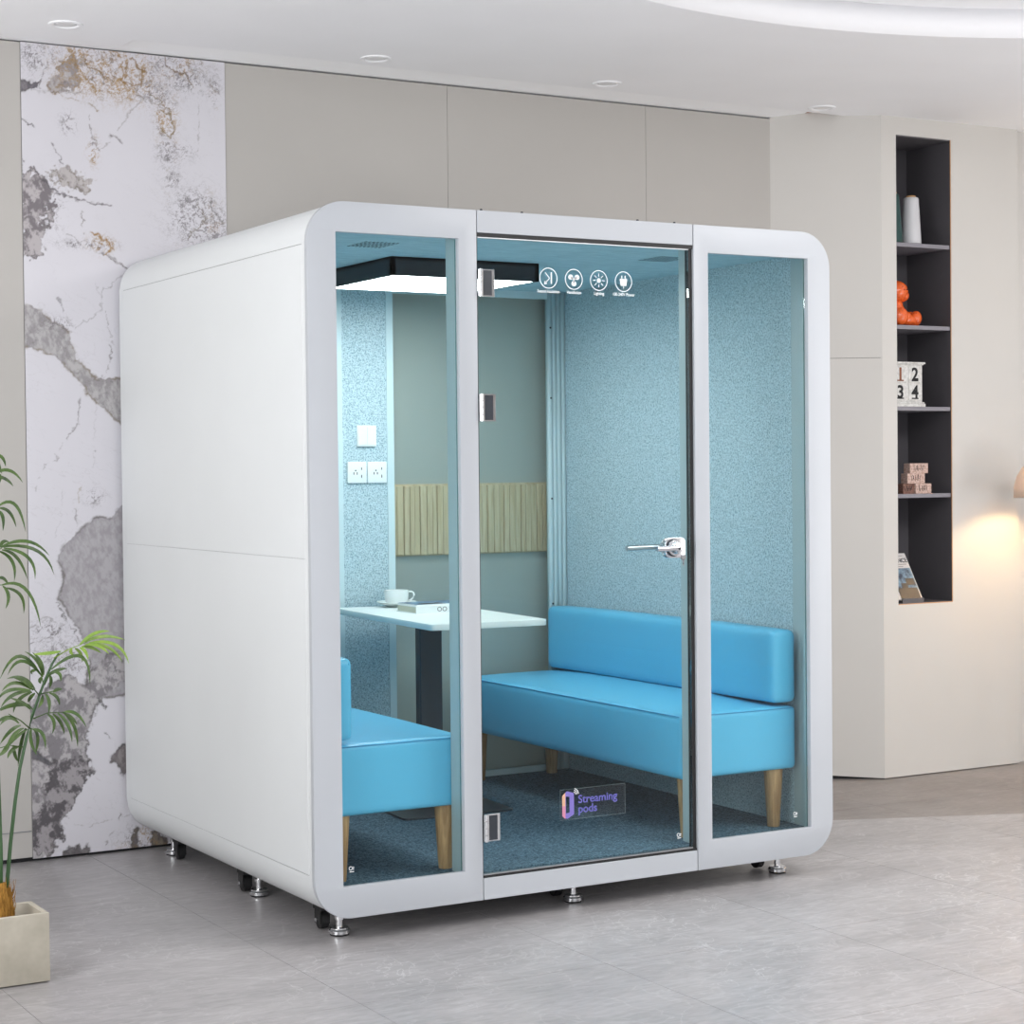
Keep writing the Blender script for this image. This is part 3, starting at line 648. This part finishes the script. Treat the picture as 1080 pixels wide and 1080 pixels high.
bm = merge(*[tube(bmesh.new(), [(x0+.042+r*math.cos(a), YD-.0008, .386+r*math.sin(a)) for a in [math.radians(5+70*i/8) for i in range(9)]], .0013, 5) for r in (.010, .0155, .021)])
ob('logo_mark', bm, 'decal', lg)
ob('logo_text', text_bm('Streaming', .0375, .949, .357, YD-.0008, .0003, .0006, 'LEFT', sx=1.02), 'violet', lg)
ob('logo_text', text_bm('pods', .0375, .949, .325, YD-.0008, .0003, .0006, 'LEFT', sx=1.02), 'violet', lg)
# tiny white certification marks in the lower corners of the glass
for x, z, par in ((.133, .228, pod), (1.352, .207, pod), (1.862, .227, pod)):
    y_ = .0215 if x != 1.352 else YD
    bm = merge(*[plate([circ(x-.003, z+.003, .0065, 14), circ(x-.003, z+.003, .0045, 14)], 'xz', y_-.0003, y_), mk((x+.002, x+.009, y_-.0003, y_, z+.004, z+.0065), (x+.002, x+.008, y_-.0003, y_, z-.001, z+.0015), (x-.007, x+.008, y_-.0003, y_, z-.009, z-.0065))])
    ob('glass_mark', bm, 'decal', par)

# ------------------------------------------------------------------ inside the booth
# flat ceiling lamp
lp = thing('ceiling_lamp', 'black framed square panel lamp glowing white on the booth ceiling', 'ceiling light', (.95, 1.015, ZI))
hw = .302; hd = .283
ob('lamp_frame', mk((-hw, hw, -hd, -hd+.016, -.066, 0), (-hw, hw, hd-.016, hd, -.066, 0), (-hw, -hw+.016, -hd, hd, -.066, 0), (hw-.016, hw, -hd, hd, -.066, 0), (-hw, hw, -hd, hd, -.01, 0)), 'black', lp)
ob('lamp_diffuser', mk((-hw+.016, hw-.016, -hd+.016, hd-.016, -.0655, -.058)), 'lamp', lp)

def softbox(bm, x0, x1, y0, y1, z0, z1, r, crown=0.0, seg=4):
    "upholstered block: rounded edges, slightly crowned top"
    nx, ny = 10, 14
    box(bm, x0, x1, y0, y1, z0, z1, bev=r, seg=seg)
    if crown:
        for v in bm.verts:
            if v.co.z > (z0+z1)/2:
                u = (v.co.x-x0)/(x1-x0); w_ = (v.co.y-y0)/(y1-y0)
                v.co.z += crown*min(1, 4*u*(1-u)+.2)*min(1, 8*w_*(1-w_)+.2)
def grid_block(x0, x1, y0, y1, z0, z1, r, crown):
    bm = bmesh.new(); box(bm, 0, 1, 0, 1, 0, 1)
    bmesh.ops.subdivide_edges(bm, edges=bm.edges[:], cuts=9, use_grid_fill=True)
    sx, sy, sz = x1-x0, y1-y0, z1-z0
    for v in bm.verts:   # pull rows close to the edges, then round them
        c = []
        for a, s in ((v.co.x, sx), (v.co.y, sy), (v.co.z, sz)):
            k = round(a*10); e = [0, .3*r, r, 1.8*r][k] if k < 4 else (s-[0, .3*r, r, 1.8*r][10-k] if k > 6 else 1.8*r+(s-3.6*r)*(k-3)/4)
            c.append(e)
        p = Vector(c); q = Vector((min(max(p.x, r), sx-r), min(max(p.y, r), sy-r), min(max(p.z, r), sz-r)))
        d = p-q
        if d.length > 0 and sum(1 for t in d if abs(t) > 1e-9) > 1: p = q+d.normalized()*r
        elif d.length > 0: p = q+d.normalized()*min(r, d.length)
        u, w_, h = p.x/sx, p.y/sy, p.z/sz
        cr = crown*(1-(2*u-1)**4)*(1-(2*w_-1)**6)
        if h > .5: p.z += cr*(h-.5)*2
        bl = crown*.35*(1-(2*h-1)**4)
        p.x += bl*(1 if u > .5 else -1)*(1-(2*w_-1)**6) if abs(u-.5) > .45 else 0
        v.co = Vector((x0, y0, z0))+p
    return bm
SY0, SY1 = .100, 1.668
def sofa(label):
    "built against +x: local origin at floor, back side at x = .505"
    t = thing('sofa', label, 'sofa', (0, 0, 0), 0, 'blue leather sofas facing each other')
    ob('seat', grid_block(0, .502, SY0, SY1, .375-ZF, .598-ZF, .016, .022), 'leather', t, smooth=True)
    ob('backrest', grid_block(.402, .505, SY0, SY1, .612-ZF, .872-ZF, .022, .006), 'leather', t, smooth=True)
    # seam lines along the edges
    z = .594-ZF; e = .0016
    bm = bmesh.new(); tube(bm, [(.012, SY0+.0015, z), (.49, SY0+.0015, z)], e, 6); tube(bm, [(.0, SY0+.012, z), (.0, SY1-.012, z)], e, 6)
    ob('seat_seam', bm, 'piping', t)
    bm = bmesh.new(); tube(bm, [(.416, SY0+.004, .64-ZF), (.416, SY0+.004, .855-ZF), (.420, SY0+.02, .868-ZF), (.420, SY1-.02, .868-ZF)], e, 6)
    ob('backrest_seam', bm, 'piping', t)
    for x, y in ((.057, SY0+.05), (.435, SY0+.05), (.050, SY1-.036), (.400, SY1-.036)):
        if True:
            bm = bmesh.new(); lathe(bm, [(.0215, 0), (.0225, .002), (.035, .2105)], x, y, 0, n=20)
            lg_ = ob('leg', bm, 'oak', t, auto=40)
    return t
s1 = sofa('long sky blue leather sofa with oak legs against the right felt wall of the booth'); s1.location = (1.4285, 0, ZF)
s2 = dup(s1, (W-1.4285, 0, ZF), 0, 'sky blue leather sofa on the left inside the booth, its back behind the white frame')
s2.scale = (-1, 1, 1)

# table
tb = thing('table', 'white laminate table on a single black column between the two blue sofas', 'table', (1.03, 1.145, ZF), math.radians(-4.5))
bm = plate([rrect(-.232, .232, -.485, .485, .022, 6)], 'xy', .722, .745, .003); ob('table_top', bm, 'table', tb, auto=40)
ob('column', mk((-.046, .046, .06, .11, .008, .722), bev=.003, seg=1), 'black_metal', tb)
bm = plate([rrect(-.225, .225, -.20, .36, .02, 5)], 'xy', .0, .008, .001); ob('base_plate', bm, 'black_metal', tb)
ZTAB = ZF+.745
# cup and saucer
cx, cy = 1.062, 1.552
bm = bmesh.new(); lathe(bm, [(.034, 0), (.038, .001), (.062, .013), (.080, .020), (.080, .0225), (.060, .017), (.034, .006)], 0, 0, 0, n=36)
sa = tag(ob('saucer', bm, 'cup', auto=50), 'white porcelain saucer under the coffee cup on the booth table', 'saucer'); sa.location = (cx, cy, ZTAB)
bm = bmesh.new(); lathe(bm, [(.028, .006), (.034, .008), (.046, .022), (.0485, .045), (.0485, .066), (.0465, .066), (.0460, .045), (.040, .022), (.020, .012)], 0, 0, 0, n=36)
cu = tag(ob('coffee_cup', bm, 'cup', auto=50), 'white porcelain coffee cup with a round handle on a saucer on the booth table', 'cup'); cu.location = (cx, cy, ZTAB+.0012)
bm = bmesh.new(); dx_, dy_ = math.cos(-.5), math.sin(-.5)
tube(bm, [(dx_*r, dy_*r, z) for r, z in ((.047, .058), (.058, .060), (.067, .056), (.070, .046), (.066, .034), (.057, .026), (.046, .022))], .0036, 10); ob('cup_handle', bm, 'cup', cu, smooth=True)
# book with a printed cover and a second thin one on it
bk = thing('book', 'thick white book beside the coffee cup on the booth table, round marks on its spine', 'book', (.952, 1.168, ZTAB), math.radians(-1))
ob('pages', mk((.003, .236, .002, .166, .003, .024)), 'pages', bk)
ob('book_cover', mk((0, .24, 0, .17, 0, .0028), (0, .24, 0, .17, .0245, .0275), (.0, .24, -.0015, .001, 0, .0275)), 'paper' if False else 'white', bk)
bm = merge(*[plate([[(cxx+a*math.cos(t), .0138+a*.9*math.sin(t)) for t in [2*PI*i/24 for i in range(24)]], [(cxx+(a-.0022)*math.cos(t), .0138+(a-.0022)*.9*math.sin(t)) for t in [2*PI*i/24 for i in range(24)]]], 'xz', -.0022, -.0013) for cxx, a in ((.100, .0095), (.122, .0095))])
ob('spine_print', bm, 'ink', bk)
m2 = thing('magazine', 'thin magazine with a black and white photo cover on top of the white book', 'magazine', (.965, 1.185, ZTAB+.0278), math.radians(2))
ob('magazine_pages', mk((0, .225, .0, .15, 0, .0045)), 'white', m2)
ob('cover_photo', mk((.0, .225, .0, .15, .0046, .0054)), 'photo_blue', m2)
ob('cover_title', mk((.03, .12, -.0006, .05, .0055, .0060)), 'photo_dark', m2); ob('spine_mark', mk((.205, .225, -.0006, .0, .001, .0054)), 'photo_dark', m2)

# sockets and switch on the felt column
def plate_thing(name, label, cat, cx_, cz_, group=None):
    t = thing(name, label, cat, (cx_, YI+.004, cz_), 0, group); bm = bmesh.new(); box(bm, -.043, .043, -.009, 0, -.043, .043, bev=.003, seg=2)
    ob('face_plate', bm, 'white', t, auto=40); return t
for cx_, lb in ((.9600, 'white wall socket on the felt column, left one of the pair'), (1.0505, 'white wall socket on the felt column, right one of the pair')):
    t = plate_thing('wall_socket', lb, 'socket', cx_, 1.451, 'sockets on the felt column')
    bm = bmesh.new(); box(bm, -.010, -.004, -.0096, -.009, .005, .010); box(bm, -.017, -.0135, -.0096, -.009, -.009, .001); box(bm, -.002, .0015, -.0096, -.009, -.009, .001)
    box(bm, .0175, .021, -.0096, -.009, .010, .020); box(bm, .0175, .021, -.0096, -.009, -.022, -.010); ob('socket_slots', bm, 'hole', t)
t = plate_thing('light_switch', 'square white light switch on the felt column above the two sockets', 'switch', 1.005, 1.598)
bm = bmesh.new(); box(bm, -.0375, -.001, -.0115, -.009, -.0375, .0375, bev=.001, seg=1); box(bm, .001, .0375, -.0115, -.009, -.0375, .0375, bev=.001, seg=1); ob('rocker', bm, 'white', t)

# ------------------------------------------------------------------ niche shelves
NX0, NX1, NZ0, NZ1, NY0, NY1 = 3.645, 3.985, .806, 2.990, YR+.004, 1.81
sh = thing('built_in_shelf', 'tall narrow charcoal shelf unit built into the cream wall', 'shelf', (NX0, NY0, NZ0))
T = .014; w_ = NX1-NX0; h_ = NZ1-NZ0; d_ = NY1-NY0
parts('side_board', ((0, .004, 0, d_, 0, h_), (w_-.004, w_, 0, d_, 0, h_)), 'niche', sh)
ob('back_board', mk((0, w_, d_, d_+.01, 0, h_)), 'niche', sh)
parts('end_board', ((0.004, w_-.004, 0, d_, 0, .006), (.004, w_-.004, 0, d_, h_-.006, h_)), 'niche', sh)
parts('edge_strip', ((w_-.0045, w_-.0005, -.002, .0005, 0, h_), (.004, w_-.004, -.002, .0005, 0, .004)), 'gold', sh)
ZS = [2.494, 2.111, 1.731, 1.323]
for z in ZS: ob('shelf_board', mk((.004, w_-.005, .004, d_, z-NZ0-.019, z-NZ0+.0), bev=.001, seg=1), 'shelfedge', sh)

def vase(label, m_, x, y, z, r0, r1, h, rx):
    t = thing('vase', label, 'vase', (x, y, z), 0, 'tall tapered vases on the top shelf')
    n = 10; prof = [(r0*.9, 0), (r0, .004)]+[(r0+(r1-r0)*i/n, .004+(h-.010)*i/n) for i in range(1, n+1)]+[(r1*.93, h-.002), (r1*.75, h)]
    ob('vase_body', lathe(bmesh.new(), prof, n=36), m_, t, auto=50)
    ob('vase_rim', lathe(bmesh.new(), [(rx, h-.001), (rx*1.02, h+.007), (rx*.8, h+.009)], n=28), 'cork', t, auto=50)
vase('dark green tapered vase at the left edge of the top niche shelf', 'teal', 3.680, 1.575, ZS[0], .052, .034, .232, .024)
vase('white tapered vase on the top niche shelf, right of the green one', 'vase', 3.796, 1.572, ZS[0], .048, .036, .222, .022)
# orange glazed figurine sitting with its legs out
fg = thing('figurine', 'glossy speckled orange ceramic figurine sitting on the second niche shelf', 'figurine', (3.700, 1.575, ZS[1]))
def ell(bm, c, r, rot=None, n=(20, 14)):
    q = bmesh.ops.create_uvsphere(bm, u_segments=n[0], v_segments=n[1], radius=1)['verts']
    mt = Matrix.Translation(c) @ (rot or Matrix.Identity(4)) @ Matrix.Diagonal((*r, 1))
    bmesh.ops.transform(bm, matrix=mt, verts=q)
bm = bmesh.new(); ell(bm, (0, .005, .060), (.052, .045, .058)); ell(bm, (0, .005, .098), (.040, .036, .030)); ob('torso', bm, 'orange', fg, smooth=True)
bm = bmesh.new(); ell(bm, (.004, 0, .160), (.060, .052, .052)); ell(bm, (.034, -.004, .142), (.034, .036, .030)); ob('head', bm, 'orange', fg, smooth=True)
bm = bmesh.new(); ell(bm, (.006, -.028, .044), (.042, .030, .042)); ob('arm', bm, 'orange', fg, smooth=True)
for y0_, s_ in ((-.004, 1), (.036, .95)):
    bm = bmesh.new(); ell(bm, (.075, y0_, .030), (.055, .026, .026)); ell(bm, (.120, y0_, .037), (.030, .027, .037), Matrix.Rotation(.25, 4, 'Y')); ell(bm, (.062, y0_, .045), (.026, .024, .026)); ob('leg', bm, 'orange', fg, smooth=True)
bm = bmesh.new()
for dx, dz in ((.012, .166), (.030, .168)): ell(bm, (dx, -.049, dz), (.0035, .003, .0035), n=(10, 8))
ob('eyes', bm, 'ink', fg, smooth=True)
# number block calendar
cl = thing('number_box', 'white wooden box with the numbers 1 2 3 4 on the third niche shelf', 'number box', (3.7215, 1.520, ZS[2]))
ob('case', mk((-.092, .092, 0, .07, .022, .196), (-.106, .106, -.008, .078, 0, .014), (-.102, .102, -.005, .075, .014, .022), (-.106, .106, -.008, .078, .200, .209), (-.099, .099, -.004, .074, .195, .200), bev=.0015, seg=1), 'cal', cl)
for s, x_, z_, mi in (('1', -.0445, .116, 'redink'), ('2', .0445, .116, 'ink'), ('3', -.0445, .033, 'ink'), ('4', .0445, .033, 'ink')):
    pn = ob('drawer_front', mk((x_-.038, x_+.038, -.003, .001, z_-.003, z_+.074), bev=.001, seg=1), 'cal', cl)
    bm = text_bm(s, .083, x_, z_+.008, -.0036, .0004, .0022); box(bm, x_-.020, x_+.020, -.0040, -.0032, z_+.003, z_+.009)
    ob('number', bm, mi, pn)
# printed wooden blocks
def block(label, x0, x1, z0, m_='block', y0=1.525, seed=0, d=.045):
    t = thing('wooden_block', label, 'wooden block', (x0, y0, z0), 0, 'printed wooden blocks'); w = x1-x0
    ob('block_body', mk((0, w, 0, d, 0, .0475), bev=.0012, seg=1), m_, t)
    random.seed(seed); bm = bmesh.new(); n = 7
    for i in range(n):
        xx = w*(.22+.56*i/n); a = random.choice((-.35, 0, .35, .2)); zz = .010+random.random()*.006; hh = .024+random.random()*.006
        rot = Matrix.Translation((xx, 0, zz)) @ Matrix.Rotation(a, 4, 'Y'); box(bm, -.0010, .0010, -.0006, 0, 0, hh, rot=rot)
        if i % 2: box(bm, xx, xx+.007, -.0006, 0, zz+.010, zz+.012)
    ob('printed_letters', bm, 'ink', t)
bz = ZS[3]
block('pale printed wooden block at the bottom right of the small stack', 3.774, 3.872, bz, seed=1)
block('shade-coloured printed wooden block at the bottom left of the small stack', 3.706, 3.773, bz, 'block_shaded', 1.535, 2)
block('pale printed wooden block in the middle of the small stack', 3.724, 3.832, bz+.0477, seed=3)
block('pale printed wooden block on top of the small stack', 3.740, 3.852, bz+.0954, seed=4)
# magazine on a small stand
mg = thing('magazine', 'magazine with a blue-grey photo cover leaning on a stand on the lowest niche shelf', 'magazine', (3.668, 1.530, NZ0+.022))
TL = Matrix.Rotation(math.radians(-31), 4, 'X')
def tilt(bm): bmesh.ops.transform(bm, matrix=TL, verts=bm.verts[:]); return bm
ob('magazine_pages', tilt(mk((0, .150, 0, .012, 0, .245))), 'paper', mg)
ob('cover_photo', tilt(mk((.010, .146, -.0007, 0, .050, .165))), 'photo_blue', mg)
ob('cover_dark', tilt(mk((.022, .142, -.0013, -.0006, .004, .060), (.055, .090, -.0013, -.0006, .060, .085), (.090, .140, -.0013, -.0006, .075, .110))), 'photo_dark', mg)
bm = text_bm('ROMANCE', .032, .075, .196, -.0008, .0003, .0003, sx=.92); ob('cover_title', tilt(bm), 'ink', mg)
bm = mk((.010, .060, -.0007, 0, .184, .187), (.075, .135, -.0007, 0, .184, .187), (.045, .110, -.0007, 0, .173, .176), (.020, .130, -.0007, 0, .230, .232)); ob('cover_lines', tilt(bm), 'groove', mg)
st = thing('book_stand', 'low dark metal stand holding the leaning magazine in the niche', 'stand', (3.668, 1.530, NZ0+.006))
bm = bmesh.new(); box(bm, .010, .140, -.018, .16, 0, .004); box(bm, .010, .140, -.020, -.014, 0, .022); ob('stand_base', bm, 'niche', st)
bm = bmesh.new(); box(bm, .05, .10, 0, .003, 0, .19, rot=Matrix.Translation((0, .022, .002)) @ TL); ob('stand_back', bm, 'niche', st)

# ------------------------------------------------------------------ lamp at the right edge
LX, LY = 4.302, 1.20
fl = thing('floor_lamp', 'lamp with a pale dome shade glowing warm at the right edge of the photo', 'lamp', (LX, LY, 0))
zr = 1.300
prof = [(.160, zr), (.158, zr+.05), (.145, zr+.10), (.118, zr+.145), (.075, zr+.175), (.02, zr+.186)]
bm = bmesh.new(); lathe(bm, prof, n=48); [bm.faces.remove(f) for f in [f for f in bm.faces if len(f.verts) > 4]]
so = ob('lamp_shade', bm, 'shade', fl, smooth=True); md = so.modifiers.new('s', 'SOLIDIFY'); md.thickness = .004
bm = bmesh.new(); cyl(bm, (.0, .0, .02), .009, zr+.06, 'z', 16); ob('pole', bm, 'steel', fl, auto=40)
bm = bmesh.new(); lathe(bm, [(.09, 0), (.09, .012), (.02, .022)], n=32); ob('lamp_base', bm, 'steel', fl, auto=40)
bm = bmesh.new(); ell(bm, (0, 0, zr+.10), (.028, .028, .034)); M['bulb'] = mat('warm_bulb', (1, .8, .5), .5, em=(1, .72, .38), es=300); ob('bulb', bm, 'bulb', fl, smooth=True)

# ------------------------------------------------------------------ planter and palms
PX0, PX1, PY0, PY1, PH = -1.75, -.80, .07, .25, .20
pl = thing('planter', 'long rectangular beige concrete planter on the floor at the left edge', 'planter', (PX1, PY0, 0))
L_ = PX0-PX1; dd = PY1-PY0; tk = .017
bm = plate([[(L_, 0), (0, 0), (0, dd), (L_, dd)], [(L_+tk, tk), (-tk, tk), (-tk, dd-tk), (L_+tk, dd-tk)]], 'xy', 0.004, PH, .0015); ob('planter_box', bm, 'concrete', pl)
ob('planter_floor', mk((L_+.005, -.005, .005, dd-.005, .004, .02)), 'concrete', pl)
tag(ob('soil', mk((PX0+tk, PX1-tk, PY0+tk, PY1-tk, .02, .125)), 'soil'), 'dark soil inside the concrete planter at the left edge', 'soil')['kind'] = 'stuff'

def leaflet(bm, a, c, b, wd, mi=0, n=9):
    "a narrow folded blade from a over the control point c to the tip b"
    a, b, c = Vector(a), Vector(b), Vector(c); rows = []
    c = c*2-(a+b)/2
    view = Vector((0, -1, .35)).normalized()
    for i in range(n+1):
        t = i/n; p = a*(1-t)**2+c*2*t*(1-t)+b*t*t
        d = ((c-a)*(1-t)+(b-c)*t).normalized(); s = d.cross(view).normalized()
        w = wd*(math.sin(PI*min(1, t*.92+.06))**.7)*(1-.25*t)
        if i == n: w = .0003
        rows.append((bm.verts.new(p+s*w-view*w*.25), bm.verts.new(p), bm.verts.new(p-s*w-view*w*.25)))
    for A, B in zip(rows, rows[1:]):
        for k in (0, 1): bm.faces.new((A[k], A[k+1], B[k+1], B[k])).material_index = mi
def palm(label, yd, stem_pts, fronds, x_, group=None, fib=(.021, .165)):
    t = thing('palm_plant', label, 'plant', (x_, yd, .125), 0, group)
    inv = Vector((x_, yd, .125))
    bm = bmesh.new(); P = [at(u, v, yd)-inv for u, v in stem_pts]; tube(bm, P, .0062, 10, .003); ob('stem', bm, 'stem', t, smooth=True)
    for fi, (rach, leafs, m_, y0, y1) in enumerate(fronds):
        bm = bmesh.new()
        nR = len(rach)
        R_ = [at(u, v, yd+(y0*i/max(1, nR-1)))-inv for i, (u, v) in enumerate(rach)]
        if nR > 1: tube(bm, R_, .0022, 6, .0012)
        for k, (a, c, b) in enumerate(leafs):
            # how far along the rachis this leaflet starts decides its depth
            ra = min(range(nR), key=lambda i: (rach[i][0]-a[0])**2+(rach[i][1]-a[1])**2); ya = yd+y0*ra/max(1, nR-1)
            s = (1 if k % 2 else -1); yb_ = ya+y1*s*(.6+.4*random.random())
            leaflet(bm, at(*a, ya)-inv, at(*c, (ya+yb_)/2)-inv, at(*b, yb_)-inv, .0060)
        ob('frond', bm, m_, t, smooth=True)
    r0, hh = fib; p = at(stem_pts[0][0], 955, yd)-inv; bm = bmesh.new()
    lathe(bm, [(r0*1.1, 0), (r0*1.15, hh*.3), (r0*.9, hh*.6), (r0*.6, hh*.85)], p.x, p.y, 0, n=14)
    for k in range(90):
        a = random.random()*2*PI; z = random.random()*hh*.75; r = r0*1.02; tl = .02+random.random()*.03
        q = Vector((math.cos(a), math.sin(a), 0)); o_ = Vector((p.x, p.y, 0)); tube(bm, [o_+q*r*.8+Vector((0, 0, z)), o_+q*r*1.15+Vector((0, 0, z+tl*.5)), o_+q*r*(1.05+random.random()*.3)+Vector((0, 0, z+tl))], .0011, 4, .0003)
    ob('root_fibre', bm, 'fibre', t)
    return t
random.seed(3)
fr = [
 ([(31,768),(22,760),(9,753)], [((20,763),(10,757),(0,765)),((22,765),(11,771),(0,785)),((25,768),(14,776),(6,792)),((27,768),(22,786),(19,808)),((29,769),(12,782),(-2,800)),((16,757),(5,757),(-6,764))], 'leaf', -.03, .04),
 ([(32,768),(37,770)], [((33,768),(33,782),(39,796)),((35,769),(40,778),(37,796)),((35,769),(45,774),(48,790))], 'leaf', -.04, .03),
 ([(35,758),(50,752),(68,751)], [((50,753),(57,761),(55,774)),((56,753),(64,762),(68,774)),((61,752),(72,765),(76,783)),((66,751),(78,765),(82,788)),((68,751),(81,753),(91,767)),((67,752),(76,757),(81,764))], 'leaf', -.05, .03),
 ([(36,750),(30,743),(22,741)], [((30,744),(14,744),(0,750)),((24,741),(10,744),(-4,750)),((32,748),(24,741),(10,736))], 'leaf', .03, .03),
 ([(42,734),(36,727),(30,725)], [((33,727),(16,720),(2,729)),((32,728),(10,728),(-2,738)),((33,729),(14,733),(1,746)),((34,730),(20,738),(14,752)),((37,727),(24,715),(7,716)),((37,731),(32,736),(30,741)),((35,728),(26,719),(12,714))], 'leaf', -.05, .04),
 ([(43,732),(52,730),(64,727)], [((48,732),(52,740),(51,753)),((52,731),(60,735),(63,744)),((45,733),(44,740),(40,747)),((56,730),(61,727),(66,727))], 'leaf', -.03, .03),
 ([(47,722),(52,712),(57,707)], [((54,706),(85,692),(95,722)),((50,713),(60,707),(71,705)),((57,709),(63,711),(64,719)),((52,712),(54,718),(52,726))], 'leaf', -.05, .03),
 ([(46,722),(44,714),(40,706)], [((42,710),(20,692),(0,716)),((45,714),(24,697),(8,712)),((45,714),(40,698),(26,687)),((46,712),(43,698),(34,688)),((44,714),(42,718),(43,721)),((38,707),(34,708),(34,711))], 'leaf', .03, .04),
 ([(57,694),(72,685),(92,677)], [((84,680),(100,668),(116,666)),((90,677),(110,671),(132,675)),((94,678),(122,680),(136,700)),((93,679),(115,683),(129,698)),((90,680),(104,681),(115,690)),((86,682),(97,683),(107,689)),((84,683),(90,687),(93,696)),((79,684),(85,689),(87,698)),((76,684),(75,688),(78,691)),((64,687),(49,689),(35,690))], 'leafl', -.06, .03),
 ([(24,788),(10,786),(-4,790)], [((20,787),(12,792),(8,800)),((14,786),(16,796),(19,803)),((10,787),(4,793),(-3,798))], 'leaf', -.03, .03),
]
palm('young palm with narrow leaflets on the thin leaning stem nearest the booth in the planter', .17, [(7,950),(8,925),(11,890),(16,845),(21,810),(28,778),(34,755),(42,732),(48,716),(55,700),(62,689)], fr, at(7, 950, .17).x, 'palms in the planter')
fr2 = [
 ([(-14,590),(-6,582),(2,578)], [((2,576),(30,571),(52,586)),((0,577),(38,580),(57,606)),((4,578),(30,588),(37,611)),((2,580),(18,588),(29,611)),((-2,581),(13,592),(15,613)),((0,577),(4,571),(10,572))], 'leaf', -.05, .04),
 ([(-12,620),(-4,617),(3,617)], [((2,617),(28,622),(43,661)),((6,620),(22,628),(25,647)),((3,618),(9,628),(6,642)),((-2,610),(4,610),(9,617))], 'leaf', -.06, .03),
 ([(-14,550),(-8,540),(-2,534)], [((-2,534),(16,532),(27,561)),((-2,536),(10,540),(17,556)),((-3,538),(3,545),(3,560))], 'leaf', .04, .03),
 ([(-14,520),(-6,500)], [((-6,500),(10,496),(24,509)),((-6,502),(6,505),(14,513)),((-6,500),(0,502),(-2,512))], 'leaf', .04, .03),
 ([(-14,490),(-6,480)], [((-6,480),(2,482),(6,492)),((-6,481),(-2,488),(2,500))], 'leaf', .04, .03),
]
palm('taller palm on the thick green stem at the very left edge of the planter', .145, [(1,955),(1,900),(-1,840),(-4,760),(-8,680),(-12,620),(-16,560),(-14,490)], fr2, at(1, 955, .145).x, 'palms in the planter', (.024, .19))
# ------------------------------------------------------------------ light
wd = bpy.data.worlds.new('world'); SC.world = wd; wd.use_nodes = True
wd.node_tree.nodes['Background'].inputs[0].default_value = (.86, .92, 1, 1); wd.node_tree.nodes['Background'].inputs[1].default_value = .5
def area(name, loc, to, sx, sy, power, col=(1, 1, 1), spread=180):
    l = bpy.data.lights.new(name, 'AREA'); l.shape = 'RECTANGLE'; l.size = sx; l.size_y = sy; l.energy = power; l.color = col; l.spread = math.radians(spread)
    o = bpy.data.objects.new(name, l); COL.objects.link(o); o.location = loc
    o.rotation_euler = (Vector(to)-Vector(loc)).to_track_quat('-Z', 'Y').to_euler(); return o
area('added_fill_left', (-4.5, -1.6, 1.75), (0, -.6, 1.5), 4.2, 2.2, 150, (.97, .985, 1))  # unseen area fill added from the left, no window modelled there
area('added_fill_right', (6.1, -2.2, 1.5), (1.5, -.4, .7), 3.0, 2.4, 44, (1, .985, .96))  # unseen area fill added from the right, no window modelled there
area('added_fill_rear', (-.8, -8.4, 1.4), (-.2, 0, 1.5), 6.5, 2.5, 80, (.99, .99, 1))  # unseen area fill added from behind the camera
area('added_fill_tray', (2.9, -2.6, ZC+.10), (2.9, -2.6, 0), 2.4, 2.4, 122, (1, .99, .98))  # added downward fill inside the tray, no fixture there
area('added_ceiling_fill', (-3.5, -.8, .9), (-3.1, -.6, 3), 1.4, 1.4, 52, (1, 1, 1))  # unseen upward fill added to brighten the ceiling on the left
area('added_ceiling_fill', (5.3, -2.4, .6), (5.0, -2.3, 3), 1.1, 1.1, 40, (1, .99, .99))  # unseen upward fill added to brighten the ceiling on the right
struct(ob('wall_rear', mk((3.0, XR, YB-.1, YB, 0, ZC)), 'cream'))  # unseen wall piece added to keep bright sky out of the glass reflections
SC.view_settings.view_transform = 'Standard'; SC.view_settings.look = 'None'; SC.view_settings.gamma = 1; SC.view_settings.exposure = .28
SC.cycles.max_bounces = 10; SC.cycles.transparent_max_bounces = 24
for o in list(bpy.data.objects):
    if o.type == 'LIGHT': o['kind'] = 'helper'
